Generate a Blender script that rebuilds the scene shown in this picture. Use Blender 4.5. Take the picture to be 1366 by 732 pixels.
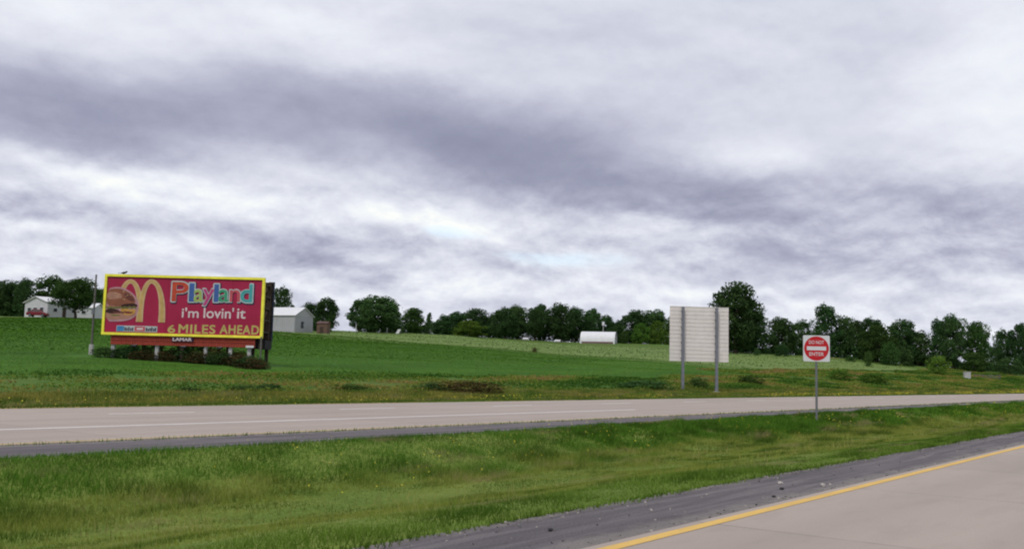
import bpy, bmesh, math, random
import numpy as np
from mathutils import Vector, Matrix
for o in list(bpy.data.objects): bpy.data.objects.remove(o)
R = math.radians
rng = np.random.default_rng(7)
random.seed(5)
C = bpy.context.scene.collection
scene = bpy.context.scene

# ------------------------------------------------------------------ camera
EYE = 1.5
cam_d = bpy.data.cameras.new('camera')
cam_d.sensor_width = 36.0
cam_d.lens = 36.0 * 1300.0 / 1366.0
cam_d.clip_start = 0.1
cam_d.clip_end = 20000
cam = bpy.data.objects.new('camera', cam_d); C.objects.link(cam)
PITCH = math.atan(130 * math.cos(R(1.4)) / 1300.0)
CAM_M = Matrix.Rotation(R(90) + PITCH, 4, 'X') @ Matrix.Rotation(R(1.4), 4, 'Z')
cam.matrix_world = Matrix.Translation((0, 0, EYE)) @ CAM_M
scene.camera = cam

# ------------------------------------------------------------------ sky: cloud deck over a Nishita sky
# (azimuth, elevation, half width, half height in degrees, tilt, brightness)
CLOUD_SHAPES = [
    (-23.6, 13.0, 15.1, 3.6, -5, -0.50),
    (-26.3, 14.2, 12.6, 3.4, 1, -0.12),
    (-9.3, 14.7, 15.1, 3.6, -1, -0.48),
    (-15.8, 15.9, 16.0, 3.8, 1, -0.15),
    (0.6, 14.1, 13.4, 3.4, -2, -0.28),
    (3.3, 11.4, 13.9, 3.1, -3, -0.40),
    (13.8, 10.3, 16.8, 3.1, -2, -0.36),
    (26.7, 8.6, 13.4, 3.2, -1, -0.28),
    (-1.7, 12.7, 11.3, 3.0, -4, -0.20),
    (-10.5, 11.9, 12.6, 1.7, -13, -0.18),
    (13.8, 15.0, 21.0, 6.4, 1, -0.06),
    (-25.5, 18.4, 10.9, 2.6, 1, 0.20),
    (-12.1, 19.1, 9.2, 2.6, 1, 0.18),
    (26.8, 15.3, 7.1, 8.5, 1, 0.25),
    (14.2, 12.3, 5.9, 1.9, 1, 0.18),
    (-23.9, 10.5, 9.2, 1.2, -8, 0.26),
    (-16.7, 9.3, 12.6, 1.6, -7, 0.24),
    (-5.1, 8.5, 10.9, 1.3, -9, 0.36),
    (7.8, 8.7, 4.6, 1.0, -9, 0.25),
    (0.8, 4.8, 12.6, 1.4, -1, 0.25),
    (-24.3, 5.9, 8.4, 1.1, 1, 0.10),
    (15.8, 4.6, 16.8, 1.7, 1, 0.12),
    (-27.0, 8.4, 6.3, 1.1, 1, -0.20),
    (-22.2, 7.7, 6.7, 0.9, -4, -0.20),
    (-11.5, 6.0, 9.2, 1.6, -17, -0.38),
    (-8.1, 7.0, 6.7, 0.9, -4, -0.15),
    (6.5, 7.0, 5.0, 1.1, -4, -0.22),
    (12.9, 7.6, 8.4, 1.1, -2, -0.20),
    (21.8, 6.7, 14.7, 1.7, -2, -0.14),
]
SKY_GAPS = [
    (-3.7, 7.8, 4.6, 1.0, -4, 0.80),
    (2.1, 6.4, 6.7, 1.0, -1, 1.00),
    (-20.7, 9.1, 3.8, 0.6, 1, 0.50),
    (-20.0, 7.1, 2.9, 0.6, 1, 0.45),
]

SUN_EL, SUN_AZ = 52.0, -150.0      # azimuth clockwise from +Y
world = bpy.data.worlds.new('World'); scene.world = world; world.use_nodes = True
wt = world.node_tree; wt.nodes.clear()
def N(nt, typ, **kw):
    n = nt.nodes.new(typ)
    for k, v in kw.items(): setattr(n, k, v)
    return n
def mth(nt, op, a, b=None, c=None, clamp=False):
    n = nt.nodes.new('ShaderNodeMath'); n.operation = op; n.use_clamp = clamp
    for i, v in enumerate((a, b, c)):
        if v is None: continue
        if isinstance(v, (int, float)): n.inputs[i].default_value = v
        else: nt.links.new(v, n.inputs[i])
    return n.outputs[0]
def noise(nt, vec, scale, detail=4, rough=.55, dist=0, lac=2.0):
    n = nt.nodes.new('ShaderNodeTexNoise'); n.inputs['Scale'].default_value = scale
    n.inputs['Detail'].default_value = detail; n.inputs['Roughness'].default_value = rough
    n.inputs['Distortion'].default_value = dist; n.inputs['Lacunarity'].default_value = lac
    if vec is not None: nt.links.new(vec, n.inputs['Vector'])
    return n
def mapr(nt, v, a, b, c=0., d=1., smooth=True):
    n = nt.nodes.new('ShaderNodeMapRange'); n.interpolation_type = 'SMOOTHSTEP' if smooth else 'LINEAR'
    nt.links.new(v, n.inputs[0])
    for i, x in enumerate((a, b, c, d)): n.inputs[i + 1].default_value = x
    return n.outputs[0]
def ramp(nt, v, stops):
    n = nt.nodes.new('ShaderNodeValToRGB'); e = n.color_ramp.elements
    while len(e) < len(stops): e.new(.5)
    for i, (p_, c_) in enumerate(stops):
        e[i].position = p_; e[i].color = (*c_, 1)
    if v is not None: nt.links.new(v, n.inputs[0])
    return n.outputs[0]
def mixc(nt, f, a, b, mode='MIX'):
    n = nt.nodes.new('ShaderNodeMix'); n.data_type = 'RGBA'; n.blend_type = mode
    for i, v in ((0, f), (6, a), (7, b)):
        if isinstance(v, (int, float)): n.inputs[i].default_value = v
        elif isinstance(v, tuple): n.inputs[i].default_value = (*v[:3], 1)
        else: nt.links.new(v, n.inputs[i])
    return n.outputs[2]
def s2l(r, g, b):
    return tuple(((c / 255) / 12.92 if c / 255 <= .04045 else ((c / 255 + .055) / 1.055) ** 2.4) for c in (r, g, b))

tc = N(wt, 'ShaderNodeTexCoord')
nrm = N(wt, 'ShaderNodeVectorMath', operation='NORMALIZE'); wt.links.new(tc.outputs['Generated'], nrm.inputs[0])
sep = N(wt, 'ShaderNodeSeparateXYZ'); wt.links.new(nrm.outputs[0], sep.inputs[0])
az = mth(wt, 'MULTIPLY', mth(wt, 'ARCTAN2', sep.outputs[0], sep.outputs[1]), 57.2958)
el = mth(wt, 'MULTIPLY', mth(wt, 'ARCSINE', sep.outputs[2]), 57.2958)
ang = N(wt, 'ShaderNodeCombineXYZ'); wt.links.new(az, ang.inputs[0]); wt.links.new(el, ang.inputs[1])
# cloud-plane coordinates: what a flat deck overhead looks like in perspective
zz = mth(wt, 'ADD', mth(wt, 'MAXIMUM', sep.outputs[2], 0.0), .13)
cp = N(wt, 'ShaderNodeCombineXYZ')
wt.links.new(mth(wt, 'DIVIDE', sep.outputs[0], zz), cp.inputs[0]); wt.links.new(mth(wt, 'DIVIDE', sep.outputs[1], zz), cp.inputs[1])
def scaled(v, s, off=(0, 0, 0), rot=0):
    m = N(wt, 'ShaderNodeMapping'); wt.links.new(v, m.inputs[0])
    m.inputs['Scale'].default_value = s; m.inputs['Location'].default_value = off; m.inputs['Rotation'].default_value = (0, 0, R(rot)); return m.outputs[0]
# warp the angular coordinates so that the big shapes get cloud-like edges
w1 = noise(wt, scaled(ang.outputs[0], (.07, .16, 1), (3, 1, 0), 6), 1.1, 8, .62)
wsub = N(wt, 'ShaderNodeVectorMath', operation='SUBTRACT'); wt.links.new(w1.outputs['Color'], wsub.inputs[0]); wsub.inputs[1].default_value = (.5, .5, .5)
wmul = N(wt, 'ShaderNodeVectorMath', operation='MULTIPLY'); wt.links.new(wsub.outputs[0], wmul.inputs[0]); wmul.inputs[1].default_value = (9, 3.4, 0)
wadd = N(wt, 'ShaderNodeVectorMath', operation='ADD'); wt.links.new(ang.outputs[0], wadd.inputs[0]); wt.links.new(wmul.outputs[0], wadd.inputs[1])
def blob(a, e, ra, re, tilt):
    m = N(wt, 'ShaderNodeMapping', vector_type='TEXTURE'); wt.links.new(wadd.outputs[0], m.inputs[0])
    m.inputs['Location'].default_value = (a, e, 0); m.inputs['Rotation'].default_value = (0, 0, R(tilt)); m.inputs['Scale'].default_value = (ra, re, 1)
    g = N(wt, 'ShaderNodeTexGradient', gradient_type='SPHERICAL'); wt.links.new(m.outputs[0], g.inputs[0])
    return mapr(wt, g.outputs['Fac'], 0, 1)
acc = None
for a_, e_, ra_, re_, t_, am_ in CLOUD_SHAPES:
    acc = mth(wt, 'MULTIPLY_ADD', blob(a_, e_, ra_, re_, t_), am_, acc if acc is not None else .58)
gap = None
for a_, e_, ra_, re_, t_, am_ in SKY_GAPS:
    gap = mth(wt, 'MULTIPLY_ADD', blob(a_, e_, ra_, re_, t_), am_, gap if gap is not None else 0.0)
n1 = noise(wt, scaled(cp.outputs[0], (1.1, 1.1, 1), (2.3, 5.1, 0), 14), .8, 7, .5, .0)
def billow(dy, sx, sy, sc, seed):
    o = []
    for off in (0, dy):
        v = scaled(ang.outputs[0], (sx, sy, 1), (seed, seed * .7 + off * sy, 0), 5)
        o.append(noise(wt, v, sc, 9, .6, .15).outputs[0])
    return o[0], mth(wt, 'SUBTRACT', o[0], o[1])
n2, rel = billow(.5, .095, .19, 1.6, 4.0)
n3, rel3 = billow(.8, .065, .115, 1.15, 11.0)
lowf = mapr(wt, el, 7, 14, 1.0, .12)
puff = mth(wt, 'ADD', mth(wt, 'MULTIPLY', mapr(wt, n2, .34, .66, -.5, .5), .24), mth(wt, 'MULTIPLY', rel, 1.2))
puff = mth(wt, 'MULTIPLY', puff, lowf)
soft = mth(wt, 'ADD', mth(wt, 'MULTIPLY', mth(wt, 'SUBTRACT', n1.outputs[0], .5), .24), mth(wt, 'ADD', mth(wt, 'MULTIPLY', mth(wt, 'SUBTRACT', n3, .5), .28), mth(wt, 'MULTIPLY', rel3, .5)))
L = mth(wt, 'ADD', acc, mth(wt, 'ADD', soft, puff))
# away from the field of view the deck evens out to plain grey-white overcast
ccol = ramp(wt, mth(wt, 'MULTIPLY_ADD', L, .8, .2), [(0.0, s2l(126, 129, 150)), (.2, s2l(140, 143, 163)), (.4, s2l(163, 165, 183)), (.64, s2l(194, 197, 209)), (.84, s2l(215, 218, 225)), (1.0, s2l(230, 232, 229))])
skyt = N(wt, 'ShaderNodeTexSky', sky_type='NISHITA'); skyt.sun_disc = False
skyt.sun_elevation = R(SUN_EL); skyt.sun_rotation = R(SUN_AZ)
skyb = N(wt, 'ShaderNodeVectorMath', operation='SCALE'); wt.links.new(skyt.outputs[0], skyb.inputs[0]); skyb.inputs['Scale'].default_value = 1.0
bg_sky = N(wt, 'ShaderNodeBackground'); wt.links.new(skyb.outputs[0], bg_sky.inputs[0]); bg_sky.inputs[1].default_value = .15
bg_cl = N(wt, 'ShaderNodeBackground'); wt.links.new(ccol, bg_cl.inputs[0]); bg_cl.inputs[1].default_value = 1.0
gm = mapr(wt, mth(wt, 'ADD', gap, mth(wt, 'MULTIPLY', mth(wt, 'MULTIPLY', mth(wt, 'SUBTRACT', n2, .5), 1), 2.2)), .35, 1.25, 0, .42)
mx = N(wt, 'ShaderNodeMixShader'); wt.links.new(gm, mx.inputs[0]); wt.links.new(bg_cl.outputs[0], mx.inputs[1]); wt.links.new(bg_sky.outputs[0], mx.inputs[2])
wo = N(wt, 'ShaderNodeOutputWorld'); wt.links.new(mx.outputs[0], wo.inputs[0])

sun_d = bpy.data.lights.new('sun', 'SUN'); sun_d.energy = 1.4; sun_d.angle = R(14); sun_d.color = (1.0, .96, .9)
sun = bpy.data.objects.new('sun', sun_d); C.objects.link(sun)
sv = Vector((math.sin(R(SUN_AZ)) * math.cos(R(SUN_EL)), math.cos(R(SUN_AZ)) * math.cos(R(SUN_EL)), math.sin(R(SUN_EL))))
sun.rotation_euler = sv.to_track_quat('Z', 'Y').to_euler(); sun.location = (0, 0, 60)
scene.view_settings.view_transform = 'Standard'; scene.view_settings.look = 'None'
scene.view_settings.exposure = 0.32; scene.view_settings.gamma = 1; scene.view_settings.use_curve_mapping = False
scene.render.engine = 'CYCLES'
scene.cycles.filter_width = 2.1
scene.cycles.max_bounces = 6; scene.cycles.diffuse_bounces = 3; scene.cycles.transparent_max_bounces = 4

# ------------------------------------------------------------------ road frame and terrain
RA = R(37.167)                    # the highway runs this far clockwise of +Y
SA, CA = math.sin(RA), math.cos(RA)
def P(s, t, z=0.0): return Vector((s * SA - t * CA, s * CA + t * SA, z))
def ST(x, y): return x * SA + y * CA, -x * CA + y * SA
KN = np.array([-1.214, -0.754, -0.524, -0.47, -0.424, -0.347, -0.254, -0.178, -0.062, 0.053, 0.168, 0.207, 0.245, 0.322, 0.437, 0.526, 0.782])
DN = np.array([240, 240, 235, 235, 235, 235, 250, 290, 310, 340, 320, 270, 255, 255, 265, 290, 290.])
HN = np.array([10.0, 10.85, 11.98, 12.11, 12.01, 11.01, 11.03, 12.43, 12.63, 12.31, 11.6, 8.62, 7.87, 7.38, 5.72, 6.08, 6.08])
def hashn(i, j, seed):
    n = (i * 374761393 + j * 668265263 + seed * 1442695041) & 0x7fffffff
    n = ((n ^ (n >> 13)) * 1274126177) & 0x7fffffff
    return ((n ^ (n >> 16)) & 0xffff) / 65535.0
def vnoise(x, y, seed=0):
    i = np.floor(x).astype(np.int64); j = np.floor(y).astype(np.int64)
    fx = x - i; fy = y - j; fx = fx * fx * (3 - 2 * fx); fy = fy * fy * (3 - 2 * fy)
    a = hashn(i, j, seed); b = hashn(i + 1, j, seed); c = hashn(i, j + 1, seed); d = hashn(i + 1, j + 1, seed)
    return (a * (1 - fx) + b * fx) * (1 - fy) + (c * (1 - fx) + d * fx) * fy - .5
def sstep(a, b, x):
    u = np.clip((x - a) / (b - a), 0, 1); return u * u * (3 - 2 * u)
def ground(x, y):
    """height and rise fraction of the ground, vectorised"""
    x = np.asarray(x, float); y = np.asarray(y, float)
    s = x * SA + y * CA; t = -x * CA + y * SA
    yy = np.maximum(y, 1.0)
    k = np.clip(x / yy, -1.214, .56)
    k = np.where(y < 5, np.where(x < 0, -1.214, .56), k)
    D = np.interp(k, KN, DN); Hc = np.interp(k, KN, HN)
    tcr = np.maximum(D * (SA - k * CA), 50.0)           # crest offset from the highway along this bearing
    f = (t - 31.5) / (tcr - 31.5)
    rise = Hc * np.clip(f, 0, 1) ** 1.10
    rise = np.where(f > 1, Hc - np.clip((f - 1) * (tcr - 31.5) * .012, 0, Hc + 4), rise)
    rise = rise + sstep(.02, .1, f) * .22 * vnoise(x / 9, y / 9, 3) + sstep(.1, .4, f) * .3 * vnoise(x / 23, y / 23, 4)
    # median swale
    md = -.62 * sstep(6.2, 11.2, t) * (1 - sstep(12.2, 15.2, t))
    md = md * (.9 + .35 * vnoise(s / 14, t / 9, 5)) + .06 * vnoise(s / 1.1, t / 1.1, 6) * sstep(6.2, 7.0, t) * (1 - sstep(14.6, 15.3, t))
    side = -.5 * sstep(-6.3, -11, t) if False else -.5 * (1 - sstep(-12, -6.3, t))
    z = np.where(t > 31.0, rise, np.where((t > 15.2) | ((t < 6.15) & (t > -6.3)), -.06, np.where(t > 6.15, md, side)))
    return z, f
def gz(x, y): return float(ground(np.array([x]), np.array([y]))[0][0])

# ------------------------------------------------------------------ object helpers
def tag(o, label=None, cat=None, group=None, kind=None):
    if label: o['label'] = label
    if cat: o['category'] = cat
    if group: o['group'] = group
    if kind: o['kind'] = kind
    return o
def empty(name, loc, rz=0):
    o = bpy.data.objects.new(name, None); C.objects.link(o); o.location = loc; o.rotation_euler = (0, 0, rz); o.empty_display_size = .3; return o
def link(name, me, parent=None):
    o = bpy.data.objects.new(name, me); C.objects.link(o)
    if parent is not None: o.parent = parent
    return o
class MB:
    def __init__(s): s.v = []; s.f = []; s.m = []
    def add(s, vs, fs, m=0):
        b = len(s.v); s.v += [tuple(q) for q in vs]; s.f += [tuple(i + b for i in f) for f in fs]; s.m += [m] * len(fs); return s
    def box(s, x0, x1, y0, y1, z0, z1, m=0):
        return s.add([(x0, y0, z0), (x1, y0, z0), (x1, y1, z0), (x0, y1, z0), (x0, y0, z1), (x1, y0, z1), (x1, y1, z1), (x0, y1, z1)],
                     [(3, 2, 1, 0), (4, 5, 6, 7), (0, 1, 5, 4), (1, 2, 6, 5), (2, 3, 7, 6), (3, 0, 4, 7)], m)
    def cone(s, a, b, r0, r1, n=10, m=0):
        a = Vector(a); b = Vector(b); d = (b - a).normalized(); u = d.orthogonal().normalized(); w = d.cross(u)
        vs = []
        for c, r in ((a, r0), (b, r1)):
            for i in range(n):
                q = 2 * math.pi * i / n; vs.append(c + u * (r * math.cos(q)) + w * (r * math.sin(q)))
        fs = [(i, (i + 1) % n, n + (i + 1) % n, n + i) for i in range(n)] + [tuple(range(n))[::-1], tuple(range(n, 2 * n))]
        return s.add(vs, fs, m)
    def tube(s, pts, rad, n=8, m=0):
        for i in range(len(pts) - 1): s.cone(pts[i], pts[i + 1], rad[i], rad[i + 1], n, m)
        return s
    def prism(s, poly, axis, a, b, m=0):
        """extrude a 2D polygon along an axis ('x','y','z')"""
        def p3(q, w): return {'x': (w, q[0], q[1]), 'y': (q[0], w, q[1]), 'z': (q[0], q[1], w)}[axis]
        n = len(poly); vs = [p3(q, a) for q in poly] + [p3(q, b) for q in poly]
        return s.add(vs, [tuple(range(n)), tuple(range(2 * n - 1, n - 1, -1))] + [(i, n + i, n + (i + 1) % n, (i + 1) % n) for i in range(n)], m)
    def build(s, name, mats, parent=None, smooth=False, bevel=0):
        me = bpy.data.meshes.new(name); me.from_pydata(s.v, [], s.f)
        if not isinstance(mats, (list, tuple)): mats = [mats]
        for q in mats: me.materials.append(q)
        me.polygons.foreach_set('material_index', s.m)
        bm = bmesh.new(); bm.from_mesh(me); bmesh.ops.recalc_face_normals(bm, faces=bm.faces); bm.to_mesh(me); bm.free()
        if smooth: me.polygons.foreach_set('use_smooth', [True] * len(me.polygons))
        o = link(name, me, parent)
        if bevel:
            b = o.modifiers.new('bevel', 'BEVEL'); b.width = bevel; b.segments = 2; b.limit_method = 'ANGLE'
        return o
def npmesh(name, V, F, mat, attrs=None, smooth=False):
    """V (n,3), F (m,k) arrays -> mesh"""
    me = bpy.data.meshes.new(name); n, m, k = len(V), len(F), F.shape[1]
    me.vertices.add(n); me.vertices.foreach_set('co', np.ascontiguousarray(V, np.float32).ravel())
    me.loops.add(m * k); me.loops.foreach_set('vertex_index', np.ascontiguousarray(F, np.int32).ravel())
    me.polygons.add(m); me.polygons.foreach_set('loop_start', np.arange(0, m * k, k, dtype=np.int32))
    try: me.polygons.foreach_set('loop_total', np.full(m, k, np.int32))
    except Exception: pass
    if smooth: me.polygons.foreach_set('use_smooth', np.ones(m, bool))
    for nm, a in (attrs or {}).items():
        at = me.attributes.new(nm, 'FLOAT', 'POINT'); at.data.foreach_set('value', np.ascontiguousarray(a, np.float32))
    me.update(calc_edges=True); me.materials.append(mat); return me

# ------------------------------------------------------------------ materials
def mat(name, rough=.8, spec=.2, metal=0):
    m = bpy.data.materials.new(name); m.use_nodes = True; nt = m.node_tree; b = nt.nodes['Principled BSDF']
    b.inputs['Roughness'].default_value = rough; b.inputs['Specular IOR Level'].default_value = spec; b.inputs['Metallic'].default_value = metal
    return m, nt, b
def roadvec(nt):
    g = N(nt, 'ShaderNodeNewGeometry'); o = []
    for v in ((SA, CA, 0), (-CA, SA, 0)):
        d = N(nt, 'ShaderNodeVectorMath', operation='DOT_PRODUCT'); nt.links.new(g.outputs['Position'], d.inputs[0]); d.inputs[1].default_value = v; o.append(d.outputs['Value'])
    c = N(nt, 'ShaderNodeCombineXYZ'); nt.links.new(o[0], c.inputs[0]); nt.links.new(o[1], c.inputs[1])
    return c.outputs[0], o[0], o[1], g.outputs['Position']
def nmap(nt, v, s, off=(0, 0, 0)):
    m = N(nt, 'ShaderNodeMapping'); nt.links.new(v, m.inputs[0]); m.inputs['Scale'].default_value = s; m.inputs['Location'].default_value = off; return m.outputs[0]
def bump(nt, b, h, dist, strength=.6):
    n = N(nt, 'ShaderNodeBump'); n.inputs['Strength'].default_value = strength; n.inputs['Distance'].default_value = dist
    nt.links.new(h, n.inputs['Height']); nt.links.new(n.outputs[0], b.inputs['Normal'])
def worn(name, col, var=.12, scale=3.0, rough=.7, metal=0, dirt=None, spec=.25):
    """painted or bare surface with slight mottling"""
    m, nt, b = mat(name, rough, spec, metal)
    t = N(nt, 'ShaderNodeTexCoord')
    n = noise(nt, t.outputs['Object'], scale, 6, .6)
    c1 = tuple(c * (1 - var) for c in col); c2 = tuple(min(1, c * (1 + var)) for c in col)
    c = ramp(nt, n.outputs[0], [(.3, c1), (.7, c2)])
    if dirt:
        n2 = noise(nt, nmap(nt, t.outputs['Object'], (1.5, 1.5, .25)), scale * .7, 5, .65)
        c = mixc(nt, mapr(nt, n2.outputs[0], .5, .75, 0, .6), c, dirt)
    nt.links.new(c, b.inputs['Base Color']); return m

def concrete(name, tint, t_in, t_out, joint0, joint_gap, lane_joints=()):
    m, nt, b = mat(name, .85, .25)
    v, s, t, pos = roadvec(nt)
    big = noise(nt, nmap(nt, v, (.05, .5, 1)), 1.0, 5, .6)
    mid = noise(nt, nmap(nt, v, (.5, 1.6, 1)), 1.4, 6, .65)
    fine = noise(nt, v, 60, 3, .7)
    c = ramp(nt, big.outputs[0], [(.3, tuple(q * .84 for q in tint)), (.7, tuple(q * 1.1 for q in tint))])
    c = mixc(nt, mapr(nt, mid.outputs[0], .46, .7, 0, .5), c, tuple(q * .70 for q in tint))
    spot = noise(nt, v, 5.5, 5, .75); c = mixc(nt, mapr(nt, spot.outputs[0], .66, .74, 0, .5), c, tuple(q * .45 for q in tint))
    c = mixc(nt, .4, c, ramp(nt, fine.outputs[0], [(.3, tuple(q * .72 for q in tint)), (.7, tuple(q * 1.25 for q in tint))]))
    # each slab cast a little lighter or darker
    q = mth(nt, 'DIVIDE', mth(nt, 'SUBTRACT', s, joint0), joint_gap)
    wn = N(nt, 'ShaderNodeTexWhiteNoise', noise_dimensions='1D'); nt.links.new(mth(nt, 'FLOOR', q), wn.inputs['W'])
    c = mixc(nt, 1.0, c, ramp(nt, wn.outputs['Value'], [(0, (.93, .93, .935)), (1, (1, 1, 1))]), 'MULTIPLY')
    # transverse joints with dark sealant, slightly broken
    fr = mth(nt, 'ABSOLUTE', mth(nt, 'SUBTRACT', mth(nt, 'FRACT', mth(nt, 'ADD', q, mth(nt, 'MULTIPLY', mth(nt, 'SUBTRACT', mid.outputs[0], .5), .003))), .5))
    jm = mapr(nt, fr, .5 - .022 / joint_gap * 1.5, .5, 0, 1)
    jm = mth(nt, 'MULTIPLY', jm, mapr(nt, mid.outputs[0], .3, .6, .15, .6))
    c = mixc(nt, jm, c, tuple(q_ * .35 for q_ in tint))
    for lj in lane_joints:
        d = mth(nt, 'ABSOLUTE', mth(nt, 'SUBTRACT', t, lj)); c = mixc(nt, mapr(nt, d, .0, .03, .6, 0), c, tuple(q_ * .4 for q_ in tint))
    # tyre tracks, faint
    for tt in t_in:
        d = mth(nt, 'ABSOLUTE', mth(nt, 'SUBTRACT', t, tt)); c = mixc(nt, mth(nt, 'MULTIPLY', mapr(nt, d, .05, .6, .28, 0), mapr(nt, big.outputs[0], .3, .7, .4, 1)), c, tuple(q_ * .66 for q_ in tint))
    nt.links.new(c, b.inputs['Base Color'])
    bump(nt, b, fine.outputs[0], .004, .5)
    return m
M = {}
M['concrete_near'] = concrete('near_concrete', (.375, .315, .272), (3.5, 1.8), (), 0.25, 4.6, ())
M['concrete_far'] = concrete('far_concrete', (.375, .313, .27), (18.9, 20.6, 22.6, 24.6, 28.0), (), 2.0, 4.6, (21.3,))

def shoulder_mat(name, e0, e1):
    m, nt, b = mat(name, .9, .15)
    v, s, t, pos = roadvec(nt)
    st_ = noise(nt, nmap(nt, v, (.18, 3.2, 1)), 1.0, 6, .7, .6)
    gr = noise(nt, v, 45, 4, .75)
    md = noise(nt, v, 1.7, 6, .65)
    c = ramp(nt, st_.outputs[0], [(.32, (.042, .037, .044)), (.48, (.085, .075, .085)), (.66, (.20, .178, .18))])
    c = mixc(nt, mapr(nt, md.outputs[0], .45, .8, 0, .5), c, (.075, .068, .078))
    gcol = ramp(nt, gr.outputs[0], [(.3, (.06, .055, .06)), (.5, (.16, .145, .145)), (.72, (.42, .38, .34))])
    c = mixc(nt, .33, c, gcol)
    # crumbled limestone along the outer and inner edges
    de = mth(nt, 'MINIMUM', mth(nt, 'ABSOLUTE', mth(nt, 'SUBTRACT', t, e0)), mth(nt, 'MULTIPLY', mth(nt, 'ABSOLUTE', mth(nt, 'SUBTRACT', t, e1)), 1.6))
    ed = mapr(nt, mth(nt, 'ADD', de, mth(nt, 'MULTIPLY', mth(nt, 'SUBTRACT', md.outputs[0], .5), .8)), .05, .38, .75, 0)
    c = mixc(nt, ed, c, mixc(nt, .5, (.26, .23, .20), gcol))
    nt.links.new(c, b.inputs['Base Color']); bump(nt, b, gr.outputs[0], .012, .8)
    return m
M['shoulder_near'] = shoulder_mat('near_shoulder_asphalt', 4.7, 6.15)
M['shoulder_far'] = shoulder_mat('far_shoulder_asphalt', 17.6, 15.3)
def paint_mat(name, col, under, wear=.5):
    m, nt, b = mat(name, .7, .3)
    v, s, t, pos = roadvec(nt)
    n = noise(nt, v, 14, 6, .75); n2 = noise(nt, nmap(nt, v, (.6, 3, 1)), 1.5, 4, .6)
    c = ramp(nt, n2.outputs[0], [(.3, tuple(q * .8 for q in col)), (.7, col)])
    c = mixc(nt, mapr(nt, n.outputs[0], wear, wear + .12), c, under)
    nt.links.new(c, b.inputs['Base Color']); return m
M['yellow_paint'] = paint_mat('yellow_paint', (.70, .44, .10), (.42, .3, .16), .54)
M['yellow_faded'] = paint_mat('faded_yellow_paint', (.52, .38, .13), (.38, .31, .25), .52)
M['white_paint'] = paint_mat('white_paint', (.82, .80, .78), (.5, .43, .39), .66)

# ground sheet
def ground_mat():
    m, nt, b = mat('grass_and_fields', .95, .08)
    v, s, t, pos = roadvec(nt)
    def attr(n): a = N(nt, 'ShaderNodeAttribute'); a.attribute_name = n; return a.outputs['Fac']
    f = attr('rise'); pale = attr('pale')
    n_s = noise(nt, pos, 9, 6, .7); n_m = noise(nt, pos, .9, 5, .6); n_b = noise(nt, pos, .12, 5, .55); n_x = noise(nt, nmap(nt, v, (.05, .35, 1)), 1, 5, .6)
    n_c = noise(nt, pos, 2.6, 6, .75)
    # mown median and verge grass
    g = ramp(nt, n_m.outputs[0], [(.3, (.09, .16, .02)), (.55, (.17, .22, .04)), (.75, (.26, .27, .08))])
    g = mixc(nt, mapr(nt, n_b.outputs[0], .45, .62, 0, .7), g, (.055, .12, .012))
    g = mixc(nt, .5, g, ramp(nt, n_s.outputs[0], [(.3, (.03, .06, .008)), (.7, (.2, .26, .06))]))
    # strip just beyond the far road: dry, yellow-brown
    vg = ramp(nt, n_c.outputs[0], [(.3, (.16, .14, .035)), (.5, (.25, .20, .06)), (.72, (.34, .26, .10))])
    vg = mixc(nt, mapr(nt, n_x.outputs[0], .42, .62, 0, .8), vg, (.10, .13, .02))
    # weedy strip
    wd = ramp(nt, n_m.outputs[0], [(.3, (.04, .10, .016)), (.5, (.07, .135, .022)), (.7, (.13, .15, .04))])
    wd = mixc(nt, mapr(nt, n_x.outputs[0], .52, .68, 0, .7), wd, (.15, .10, .035))
    # bean field
    row = noise(nt, nmap(nt, v, (.012, .22, 1)), 1, 4, .55)
    cr = ramp(nt, n_c.outputs[0], [(.3, (.058, .135, .016)), (.5, (.066, .155, .018)), (.7, (.076, .17, .022))])
    cr = mixc(nt, mapr(nt, row.outputs[0], .4, .65, 0, .45), cr, (.028, .085, .012))
    cr = mixc(nt, mapr(nt, n_b.outputs[0], .5, .7, 0, .4), cr, (.014, .058, .006))
    # pale hay field
    hf = ramp(nt, n_c.outputs[0], [(.3, (.12, .18, .05)), (.7, (.165, .225, .075))])
    hf = mixc(nt, mapr(nt, row.outputs[0], .42, .6, 0, .5), hf, (.12, .17, .035))
    wob = mth(nt, 'MULTIPLY', mth(nt, 'SUBTRACT', n_b.outputs[0], .5), 6)
    a1 = mapr(nt, mth(nt, 'ADD', t, mth(nt, 'MULTIPLY', wob, .5)), 30.6, 31.2)
    c = mixc(nt, a1, g, vg)
    c = mixc(nt, mapr(nt, mth(nt, 'ADD', attr('weed'), mth(nt, 'MULTIPLY', wob, .25)), -.8, .8), c, wd)
    c = mixc(nt, mapr(nt, mth(nt, 'ADD', attr('crop'), mth(nt, 'MULTIPLY', wob, .12)), -.5, .5), c, cr)
    c = mixc(nt, mapr(nt, mth(nt, 'ADD', pale, wob), -3.5, 3.5), c, hf)
    c = mixc(nt, mapr(nt, mth(nt, 'ADD', attr('rough'), wob), -3, 3), c, wd)
    nt.links.new(c, b.inputs['Base Color']); bump(nt, b, n_c.outputs[0], .06, .35)
    return m
M['ground'] = ground_mat()

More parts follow.
